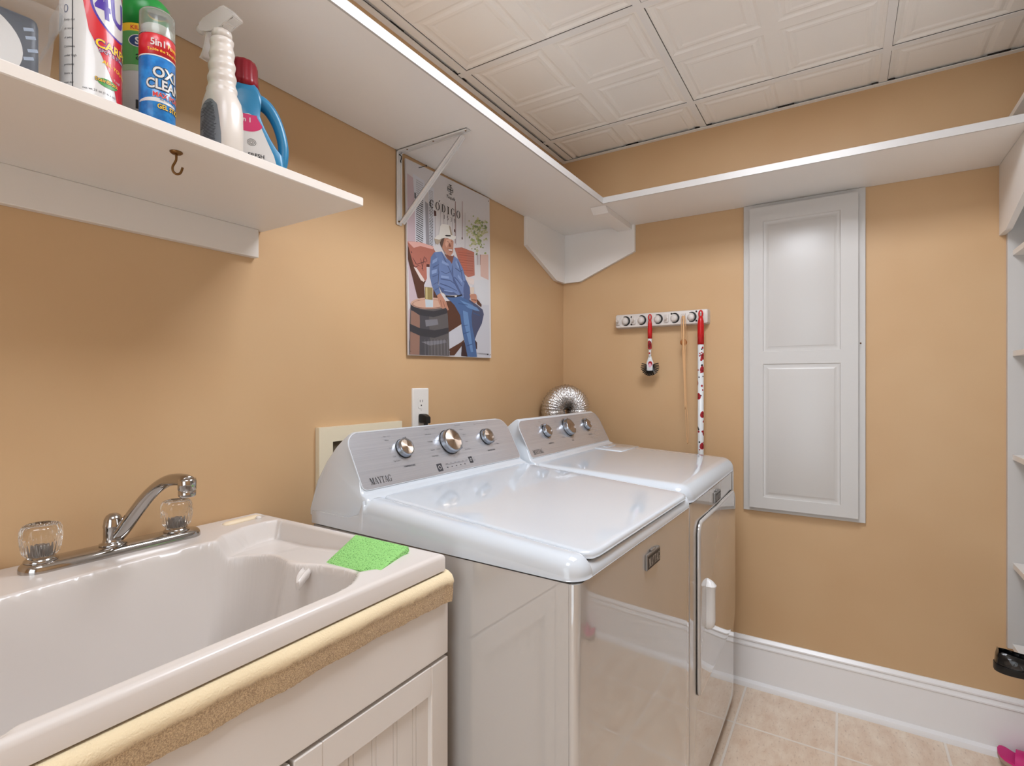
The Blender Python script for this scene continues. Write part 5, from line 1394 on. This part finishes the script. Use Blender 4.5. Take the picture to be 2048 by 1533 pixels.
# disinfectant can
c = (-2.042, -.225); r = .0375
t = thing('disinfectant_can', 'spray can with a green cap and yellow band behind the gel stick', 'can', (c[0], c[1], ZS))
bm = nb(); lathe(bm, [(r, 0), (r, .200)], seg=48)
for f in bm.faces: f.material_index = 0
obj('body', bm, M_lwhite, t)
bm = nb(); lathe(bm, [(r + .0004, .128), (r + .0004, .1835)], seg=48, cap=False); obj('green_band', bm, M_lgreen, t)
bm = nb(); lathe(bm, [(r + .0003, .118), (r + .0003, .128)], seg=48, cap=False); obj('pale_band', bm, M_pale, t)
bm = nb(); lathe(bm, [(r + .0005, .1835), (r + .0005, .1965)], seg=48, cap=False); obj('yellow_band', bm, M_yellow, t)
bm = nb(); lathe(bm, [(r + .0012, .1968), (r + .0012, .236), (r - .001, .246), (r - .006, .2525), (r - .015, .256), (0, .257)], seg=48); obj('cap', bm, M_cap, t)
W_(text_polys('KILLS', .0095, -.021, 1.8825, bold=.02), .0008, 'lettering', M_lred)
W_([ell(-.009, 1.8640, .015, .0105)], .0008, 'logo_rim', M_lwhite); W_([ell(-.009, 1.8640, .0135, .0092)], .0009, 'logo_field', M_navy); W_(text_polys('S', .016, -.014, 1.8585, bold=.03), .0011, 'lettering', M_lwhite)
W_(text_polys('antibac', .021, -.0135, 1.833), .0008, 'lettering', M_black); W_([R4(-.013, 1.752, .02, 1.767)], .0005, 'black_panel', M_black)

# trigger spray bottle
M_pearl = mat('pearl white plastic', '#d8cfc5', .28, coat=.2); M_clearhead = mat('translucent trigger plastic', '#f0ece6', .2, trans=.3, alpha=.6)
ang = math.radians(96)
t = thing('spray_bottle', 'pearly white trigger spray bottle with a twisted grip neck and grey back label', 'bottle', (-1.936, -.272, ZS), ang)
bm = nb(); rings = []
prof = [(0, .034, .026, 0), (.002, .0375, .028, 0), (.06, .0385, .0285, 0), (.100, .0375, .028, 0), (.116, .034, .0265, 0), (.128, .0285, .0265, 0), (.134, .0252, .0247, .4)]
for k in range(1, 30): prof.append((.134 + .098 * k / 29, .0250 - .0062 * k / 29, .0245 - .0060 * k / 29, 1))
prof += [(.2335, .0155, .0155, 0), (.236, .014, .014, 0)]
for z, a_, b_, rp in prof:
    rg = []
    for k in range(48):
        q = 2 * PI * k / 48; e = 2.6 if z < .125 else 2.0
        cx, cy = math.cos(q), math.sin(q); cx = math.copysign(abs(cx) ** (2 / e), cx); cy = math.copysign(abs(cy) ** (2 / e), cy)
        w_ = 1 + .055 * rp * math.sin((z - .134) / .0225 * 2 * PI + .9 * math.sin(q))
        rg.append(V((a_ * cx * w_, b_ * cy * w_, z)))
    rings.append(rg)
loft(bm, rings); obj('bottle', bm, M_pearl, t, smooth=70)
bm = nb(); P = [(-.026, .010), (.024, .010), (.025, .07), (.021, .095), (.010, .110), (-.004, .113), (-.016, .106), (-.025, .088)]
P = [tuple(p)[:2] for p in smooth_pts([(a_, b_, 0) for a_, b_ in P], 4, True)]
lf = lambda a_, b_, o=.0: V((a_, .0285 * (1 - min(1, abs(a_) / .0385) ** 2.6) ** (1 / 2.6) + .0005 + o - max(0, b_ - .095) * .12, b_))
art_bm([P], lf, [k * .003 for k in range(-9, 10)], bm=bm); obj('back_label', bm, mat('label grey', '#7f8387', .4), t, smooth=0)
bm = nb(); random.seed(3)
for k in range(36):
    y0 = .014 + k * .0026
    xa = -.023 + random.uniform(0, .006); xb = .022 - random.uniform(0, .014)
    if y0 > .09: xa += (y0 - .09) * .7; xb -= (y0 - .09) * .6
    if xb > xa: art_bm([R4(xa, y0, xb, y0 + .0011)], lambda s, q: lf(s, q, .0003), [k2 * .004 for k2 in range(-8, 8)], bm=bm)
obj('label_print', bm, M_ink, t, smooth=0)
bm = nb(); lathe(bm, [(.0165, .224), (.0165, .236), (.015, .238), (.012, .239)], seg=36, rad=lambda a_, z: 1 + .02 * math.cos(24 * a_)); obj('collar', bm, M_pearl, t, at=(0, 0, .010))
bm = nb()
out = [(-.047, .2475), (-.020, .274), (-.012, .277), (.040, .268), (.052, .264), (.054, .255), (.050, .247), (.030, .243), (.014, .236), (-.012, .236), (-.020, .246), (-.044, .2445)]
prism(bm, out, lambda a_, b_, h: V((a_, -.011 + h, b_)), .022); bmesh.ops.bevel(bm, geom=bm.edges[:], offset=.0025, segments=2, affect='EDGES'); bmesh.ops.recalc_face_normals(bm, faces=bm.faces[:])
obj('spray_head', bm, M_clearhead, t, smooth=40, at=(0, 0, .012))
bm = nb(); lathe(bm, [(.008, 0), (.0085, .003), (.0085, .010), (.006, .011), (.002, .011)], (.053, 0, .2585), (1, 0, 0), 20); obj('nozzle', bm, M_clearhead, t, at=(0, 0, .012))
bm = nb(); rings = [[V((x + dx, y, z)) for dx, y in ((-.002, -.0075), (.002, -.0085), (.002, .0085), (-.002, .0075))] for x, z in ((.030, .246), (.033, .236), (.036, .224), (.041, .213), (.047, .204), (.052, .200))]
loft(bm, rings); bmesh.ops.recalc_face_normals(bm, faces=bm.faces[:]); obj('trigger', bm, M_clearhead, t, smooth=40, at=(0, 0, .012))

# fabric detergent jug
t = thing('detergent_jug', 'blue detergent jug with a red cap and side handle', 'bottle', (-1.832, -.215, ZS), math.radians(-27))
JW = 1.12
def jp(u, v): return ((u - 520) * .00086 * JW, max(0, 1.3 + (766.5 - v) / 1055 * 1.089 - ZS))
M_jug = mat('blue jug plastic', '#26769e', .3); M_jcap = mat('dark red cap', '#860f20', .3); M_magenta = mat('label magenta', '#c2185b', .35)
OUT = [jp(*p) for p in [(458, 385), (455, 350), (456, 240), (460, 205), (470, 186), (480, 179), (512, 179), (520, 186), (527, 200), (526, 218), (524, 240), (533, 262), (546, 285), (560, 305), (572, 318), (575, 350), (571, 385)]]
OUT = [(a_, b_) for a_, b_ in OUT]
cx = sum(p[0] for p in OUT) / len(OUT); cz = .095
bm = nb(); rings = []
for h, k in ((-.031, .80), (-.029, .90), (-.022, .97), (-.010, 1.0), (.010, 1.0), (.022, .97), (.029, .90), (.031, .80)):
    rings.append([V((cx + (a_ - cx) * k, h, cz + (b_ - cz) * (k if b_ > .004 else 1) if b_ > .004 else 0)) for a_, b_ in OUT])
rings = [[V((p.x, p.y, max(0, p.z))) for p in rg] for rg in rings]
loft(bm, rings); bmesh.ops.recalc_face_normals(bm, faces=bm.faces[:]); obj('jug', bm, M_jug, t, smooth=60)
bm = nb(); hp = [jp(*p) for p in [(516, 205), (530, 207), (545, 218), (558, 238), (567, 262), (572, 288), (571, 312), (566, 336)]]
hp = smooth_pts([(a_, 0, b_) for a_, b_ in hp], 5); n_ = len(hp)
tube(bm, hp, [.016 - .0055 * math.sin(min(1, k / n_ * 1.6) * PI / 2) for k in range(n_)], 16, up=(0, 1, 0), flat=1.1); obj('handle', bm, M_jug, t, smooth=60)
bm = nb(); cc = jp(491, 356)[0]
lathe(bm, [(.0290, .200), (.0290, .214), (.0280, .218), (.0270, .247), (.024, .254), (.012, .2575), (0, .258)], (cc + .002, 0, 0), seg=64, rad=lambda a_, z: 1 + .02 * math.cos(12 * a_)); obj('cap', bm, M_jcap, t, smooth=50)
LB = [jp(*p) for p in [(468, 380), (468, 262), (478, 250), (500, 245), (517, 250), (526, 268), (538, 292), (552, 318), (562, 350), (564, 380)]]
LB = [(cx + (a_ - cx) * .93, b_) for a_, b_ in LB]
zf_ = lambda o: (lambda s, q: V((s, -.0312 - o, q)))
bm = art_bm([LB], zf_(0)); obj('front_label', bm, M_lwhite, t, smooth=0)
a0, b0 = jp(497, 262)
MG = [p for p in ell(a0, b0 + .002, .031, .021, 40)]
MG = [(min(a_, cx + (jp(*((517, 250)))[0] - cx) * .93 + (max(0, jp(517, 250)[1] - b_) * .62)), min(b_, jp(500, 247)[1])) for a_, b_ in MG]
bm = art_bm([MG], zf_(.0003)); obj('magenta_field', bm, M_magenta, t, smooth=0)
bm = art_bm(text_polys('in 1', .013, jp(487, 0)[0], jp(0, 262)[1], bold=.02), zf_(.0006)); obj('lettering', bm, M_lwhite, t, smooth=0)
bm = nb()
for k in (1, .68, .38): art_bm(ring(jp(506, 0)[0] + .001 * k, jp(0, 300)[1], .0082 * k, .0070 * k, .0007, .0007), zf_(.0004), bm=bm)
art_bm(text_polys('FRESH', .011, jp(500, 0)[0], jp(0, 328)[1], bold=.02), zf_(.0004), bm=bm); obj('printed_flower', bm, M_black, t, smooth=0)

# clear tub with a navy and white package inside
M_clear = mat('clear plastic tub', '#dfe4e6', .12, alpha=.14)
t = thing('plastic_tub', 'clear plastic tub with a latched lid at the left end of the short shelf', 'tub', (-2.207, -.352, ZS), math.radians(-6))
bm = nb()
def tubring(k, z): return [V((a_, b_, z)) for a_, b_ in rrect(-.23 - k, .0 + k, .0 - k, .20 + k, .012, 5)]
loft(bm, [tubring(0, 0), tubring(.003, .040), tubring(.006, .078), tubring(.012, .080), tubring(.013, .092)], cap=False); bm.faces.new(bm.verts[:24][::-1]) if False else None
obj('tub', bm, M_clear, t, smooth=40)
bm = nb(); loft(bm, [tubring(.0135, .088), tubring(.0135, .125), tubring(.008, .132), tubring(-.004, .133)]); obj('lid', bm, M_clear, t, smooth=40)
bm = nb(); prism(bm, [(.011, .080), (.017, .094), (.018, .120), (.0135, .126)], lambda a_, b_, h: V((a_, .03 + h, b_)), .05); bmesh.ops.recalc_face_normals(bm, faces=bm.faces[:]); obj('latch', bm, M_clear, t, smooth=0)
k_ = thing('printed_package', 'navy package with a large white round patch inside the clear tub', 'package', (-2.208, -.338, ZS + .002), math.radians(-6))
bm = nb(); box(bm, -.19, -.006, 0, .15, 0, .084, bev=.010, seg=3); obj('wrapper', bm, mat('navy wrapper', '#0f1b31', .4), k_, smooth=40)
bm = art_bm([[(max(-.189, min(-.0, a_)), max(.004, min(.080, b_))) for a_, b_ in ell(-.083, .030, .060, .052, 40)]], lambda s, q: V((s, -.0004, q))); obj('white_patch', bm, M_lwhite, k_, smooth=0)
bm = nb()
for x0_, z0_ in ((-.022, .060), (-.020, .050), (-.018, .034), (-.022, .022)): art_bm([[(x0_, z0_), (x0_ + .010, z0_ + .004), (x0_ + .009, z0_ + .008), (x0_ - .001, z0_ + .004)]], lambda s, q: V((s, -.0005, q)), bm=bm)
obj('white_marks', bm, mat('print pale blue', '#8f9db1', .4), k_, smooth=0)

# ================================================================= TOOL RACK on the right wall
rk = thing('tool_rack', 'grey-white wall rack with five rolling grips and fold-down hooks', 'rack', (0, -.517, 1.597))
bm = nb(); loft(bm, [[V((x, a_, b_)) for a_, b_ in rrect(-.212 - k, .214 + k, -.031 - k * .6, .031 + k * .6, .008, 4)] for x, k in ((0, .004), (-.030, .002), (-.038, 0), (-.040, -.003))]); bmesh.ops.recalc_face_normals(bm, faces=bm.faces[:])
M_rack = mat('rack grey plastic', '#d3cbc4', .4)
obj('rack_body', bm, M_rack, rk, smooth=40)
for q in (-.355, -.433, -.511, -.587, -.662):
    y = q + .517
    bm = nb(); P = [(-.0405, y - .004 + .019 * math.cos(a_), .019 * math.sin(a_)) for a_ in lin_(math.radians(-140), math.radians(140), 20)]
    P = [(-.0405, y + .003 - .020 * math.cos(a_), .021 * math.sin(a_)) for a_ in lin_(math.radians(-115), math.radians(115), 20)]
    tube(bm, P, [.0012 + .003 * math.sin(PI * k / 20) for k in range(21)], 8); g = obj('grip_slot', bm, M_blackpl, rk)
    bm = nb(); lathe(bm, [(.0158, -.004), (.0158, .003), (.013, .008), (.008, .0105), (0, .0115)], (-.040, y + .004, -.001), (-1, 0, 0), 28); obj('ball', bm, M_rack, rk)
for q in (-.317, -.394, -.472, -.549, -.625, -.700):
    y = q + .517; bm = nb()
    box(bm, -.046, -.038, y - .009, y + .009, -.018, .018, bev=.002, seg=2)
    prism(bm, [(-.044, -.002), (-.058, -.006), (-.062, .004), (-.059, .006), (-.056, .000), (-.044, .004)], lambda a_, b_, h: V((a_, y - .005 + h, b_)), .010); bmesh.ops.recalc_face_normals(bm, faces=bm.faces[:])
    obj('hook', bm, M_rack, rk, smooth=40)
for y, z in ((.135, .018), (.135, -.018), (-.165, .023), (-.165, -.018), (-.055, .020)):
    bm = nb(); lathe(bm, [(.004, 0), (.004, .0008)], (-.0402, y + .0, z), (-1, 0, 0), 12); obj('screw', bm, M_blackpl, rk)

def spots(bm, c, r, z0, z1, bigs, n, seed):
    """red spotted bugs printed round a cylinder of radius r"""
    random.seed(seed); cut = [k * .003 for k in range(-16, 17)]
    f = lambda off: (lambda s, q: V((c[0] + (r + off) * math.cos(PI + s / r), c[1] + (r + off) * math.sin(PI + s / r), q)))
    for s, z in bigs: art_bm([[(s + .011 * math.cos(a_) * (1 - .25 * math.sin(a_)), z + .015 * math.sin(a_)) for a_ in lin_(0, 2 * PI, 20)[:-1]]], f(.0003), cut, bm=bm, mi=0)
    for s, z in bigs:
        for k in range(5): art_bm([ell(s + random.uniform(-.006, .006), z + random.uniform(-.009, .009), .0016, .0018, 8)], f(.0005), None, bm=bm, mi=1)
    for k in range(n):
        s, z = random.uniform(-.036, .036), random.uniform(z0, z1); q = random.choice((0, 1, 0)); rr = random.uniform(.003, .0055)
        art_bm([ell(s, z, rr, rr, 12)], f(.0002), cut, bm=bm, mi=q)
M_bug = mat('printed dark red', '#a3202a', .35); M_polew = mat('pole white film', '#dcdfe0', .3)
# broom pole
pl = thing('broom_handle', 'white pole printed with red bugs and a red plastic tip, hanging beside the dryer', 'broom handle', (-.066, -.7065, 1.602))
bm = nb(); lathe(bm, [(.0125, -1.20), (.0125, -.122)], seg=28); obj('pole', bm, M_polew, pl)
bm = nb(); lathe(bm, [(.0138, -.132), (.0138, -.05), (.0125, -.03), (.0085, -.012), (.0045, -.008)], seg=28)
tube(bm, [(0, .0075 * math.cos(a_), .002 + .015 * math.sin(a_)) for a_ in lin_(-PI / 2, 1.5 * PI, 20)[:-1]], .0036, 8, closed=True)
obj('hanging_tip', bm, M_red, pl)
bm = nb(); spots(bm, (0, 0), .0125, -1.1, -.14, [(.010, -.242 + .0), (-.008, -.36), (.011, -.440), (.009, -.578), (-.004, -.72), (.01, -.85), (.014, -.185), (-.02, -.30), (.022, -.52)], 110, 4); obj('printed_bugs', bm, [M_bug, M_black], pl, smooth=0)
# dish brush
db_ = thing('dish_brush', 'round black-bristled scrub brush with a red and white handle on the rack', 'brush', (-.061, -.478, 1.604))
bm = nb(); lathe(bm, [(.0100, -.098), (.0105, -.06), (.0095, -.032), (.0065, -.014), (.004, -.010)], seg=24)
tube(bm, [(0, .0065 * math.cos(a_), .001 + .013 * math.sin(a_)) for a_ in lin_(-PI / 2, 1.5 * PI, 18)[:-1]], .003, 8, closed=True); obj('grip', bm, M_red, db_)
bm = nb(); lathe(bm, [(.0095, -.099), (.0085, -.115), (.0065, -.14), (.0055, -.165), (.0060, -.185)], seg=24); rings = []
for z, wy, wx in ((-.180, .006, .005), (-.195, .011, .005), (-.210, .0165, .0045), (-.245, .0165, .0045), (-.2475, .012, .003)): rings.append([V((wx * math.cos(a_), wy * math.copysign(abs(math.sin(a_)) ** .6, math.sin(a_)), z)) for a_ in lin_(0, 2 * PI, 24)[:-1]])
loft(bm, rings); obj('handle', bm, M_polew, db_)
bm = nb()
spots(bm, (0, 0), .0090, -.118, -.112, [(.0, -.122), (.002, -.134)], 0, 2); art_bm([ell(0, -.166, .0045, .004, 12)], lambda s, q: V((-.0062, s, q)), bm=bm, mi=0)
obj('printed_bugs', bm, [M_bug, M_black], db_, smooth=0)
bm = nb(); art_bm([ell(.003, -.215, .010, .012, 20)], lambda s, q: V((-.0049, -s, q)), bm=bm); obj('printed_patch', bm, M_bug, db_, smooth=0)
bm = nb(); art_bm([ell(.002, -.222, .007, .010, 20)], lambda s, q: V((-.0053, -s, q)), bm=bm); obj('printed_flower', bm, mat('printed light pink', '#e6a9bd', .4), db_, smooth=0)
bm = nb(); random.seed(6)
for k in range(19):
    a_ = math.radians(-203 + 226 * k / 18); d = V((0, math.cos(a_), math.sin(a_))); 
    for x in (-.003, .006):
        p0 = V((x * .5, 0, -.225)) + d * .010; p1 = V((x, 0, -.225)) + d * (.0415 + random.uniform(-.0015, .0015)) + V((0, 0, -.004)); tube(bm, [p0, p1], [.0018, .0024], 5)
obj('bristles', bm, M_blackpl, db_, smooth=0)
# leather cord with bead
cd_ = thing('leather_cord', 'looped tan leather cord with a round brown bead hanging from the rack', 'cord', (-.062, -.632, 1.602))
bm = nb(); tube(bm, smooth_pts([(0, .001, -.002), (0, .0, -.12), (.002, -.001, -.22), (.001, -.004, -.30), (0, -.007, -.42)], 5), [.0042] * 12 + [.0032] * 9, 8, flat=.5, up=(1, 0, 0))
lo = [(-.002, .004, .002), (-.003, .010, -.03), (-.002, .007, -.10), (-.001, .003, -.20), (0, -.004, -.35), (0, -.010, -.48), (0, -.016, -.568), (0, -.0195, -.555), (0, -.018, -.48), (0, -.012, -.38), (.001, -.006, -.20), (-.001, -.010, -.10), (-.003, -.009, -.03), (-.002, -.003, .003)]
tube(bm, smooth_pts(lo, 4), .0015, 6)
tube(bm, smooth_pts([(0, -.012, -.560), (0, -.020, -.572), (0, -.034, -.574)], 4), .0008, 5); obj('strands', bm, M_cord, cd_)
bm = nb(); lathe(bm, [(0, -.015)] + [(.0155 * math.cos(a_), .0155 * math.sin(a_)) for a_ in lin_(-1.3, 1.3, 12)] + [(0, .015)], (.016, .004, -.119), seg=24); obj('bead', bm, M_bead, cd_)

# ================================================================= SHOES
sh = thing('loafer', 'black croc-pattern loafer, its heel jutting from the bottom shelf', 'shoe', (-.262, -1.640, .4025), math.radians(-90))
# local x: heel (0) to toe (.28); y: width
def wd(x): return .001 + .036 * min(1, math.sqrt(max(0, 1 - (1 - min(1, x / .045)) ** 2))) * (1 + .28 * math.exp(-((x - .19) / .05) ** 2)) * math.sqrt(max(0, 1 - max(0, (x - .20) / .081) ** 2.2))
stn = [.0005, .003, .008, .015, .025, .04, .06, .08, .10, .12, .14, .16, .18, .20, .22, .24, .255, .268, .276, .2795]
bm = nb(); rings = []
for x in stn:
    w_ = wd(x) + .002; rings.append([V((x - .002, y, z)) for y, z in ((-w_, .002), (-w_ * 1.02, .022), (w_ * 1.02, .022), (w_, .002), (w_ * .95, 0), (-w_ * .95, 0))])
loft(bm, rings); bmesh.ops.recalc_face_normals(bm, faces=bm.faces[:]); obj('sole', bm, M_shoesole, sh, smooth=50)
bm = nb(); rings = []
def hh(x): return .078 - .014 * math.exp(-((x - .08) / .05) ** 2) - .040 * max(0, (x - .14) / .14) ** 1.4
for x in stn:
    w_ = wd(x); h = hh(x) * {.0005: .30, .003: .66, .008: .90}.get(x, 1); op = x > .012 and x < .135; rg = []
    for k in range(25):
        a_ = PI * k / 24; cy, sz = math.cos(a_), math.sin(a_)
        y = w_ * math.copysign(abs(cy) ** .55, cy); z = .020 + (h - .020) * abs(sz) ** .8
        if op and abs(cy) < .80: y = w_ * .80 * cy / .80 * .86; z = .034 if abs(cy) < .68 else z
        rg.append(V((x + .0, y, z)))
    rings.append(rg)
loft(bm, rings, wrap=False, cap=False)
for rg in (rings[0], rings[-1]): bm.faces.new([bm.verts.new(p) for p in rg])
bmesh.ops.recalc_face_normals(bm, faces=bm.faces[:]); obj('upper', bm, M_shoe, sh, smooth=60)

sd = thing('slide_sandal', 'bright pink slide sandal on the floor under the shelving unit', 'sandal', (-.058, -1.684, .006), math.radians(-104))
def sw_(x): return .037 * math.sqrt(max(0, 1 - (1 - min(1, x / .022)) ** 2)) * (1 + .0 * x) * math.sqrt(max(.0, 1 - max(0, (x - .19) / .052) ** 2)) + .001
def sz_(x): return .018 + .020 * max(0, (.06 - x) / .06) ** 1.5 + .012 * max(0, (x - .12) / .12)
xs_ = [.0, .003, .01, .02, .035, .055, .08, .11, .14, .17, .2, .22, .235, .2415]
for nm, m_, d0, d1 in (('outsole', M_pinksole, -.012, 0), ('footbed', M_pink, 0, .008)):
    bm = nb(); loft(bm, [[V((x, -sw_(x), sz_(x) + d0)), V((x, -sw_(x), sz_(x) + d1)), V((x, sw_(x), sz_(x) + d1)), V((x, sw_(x), sz_(x) + d0))] for x in xs_]); bmesh.ops.recalc_face_normals(bm, faces=bm.faces[:]); obj(nm, bm, m_, sd, smooth=30)
bm = nb(); box(bm, .14, .23, -.030, .030, 0, .020); obj('heel_block', bm, M_pinksole, sd, smooth=0)
bm = nb(); rings = []
for x, k in ((.048, .0), (.050, 1), (.125, 1.12), (.127, 1.1)):
    w_ = .041; rings.append([V((x, w_ * math.cos(a_), .020 + (.040 if k else .038) * (k or 1) * math.sin(a_) ** .8 if math.sin(a_) > 1e-6 else .020)) for a_ in lin_(PI, 0, 20)])
rings = [[V((x, (w2) * math.cos(a_), .018 + h_ * max(0, math.sin(a_)) ** .8)) for a_ in lin_(PI, 0, 20)] for x, w2, h_ in ((.046, .0415, .038), (.125, .0430, .046), (.125, .0405, .0435), (.046, .039, .0355))]
loft(bm, rings, wrap=False, cap=False, closed=True); bmesh.ops.recalc_face_normals(bm, faces=bm.faces[:]); obj('strap', bm, M_pink, sd, smooth=50)
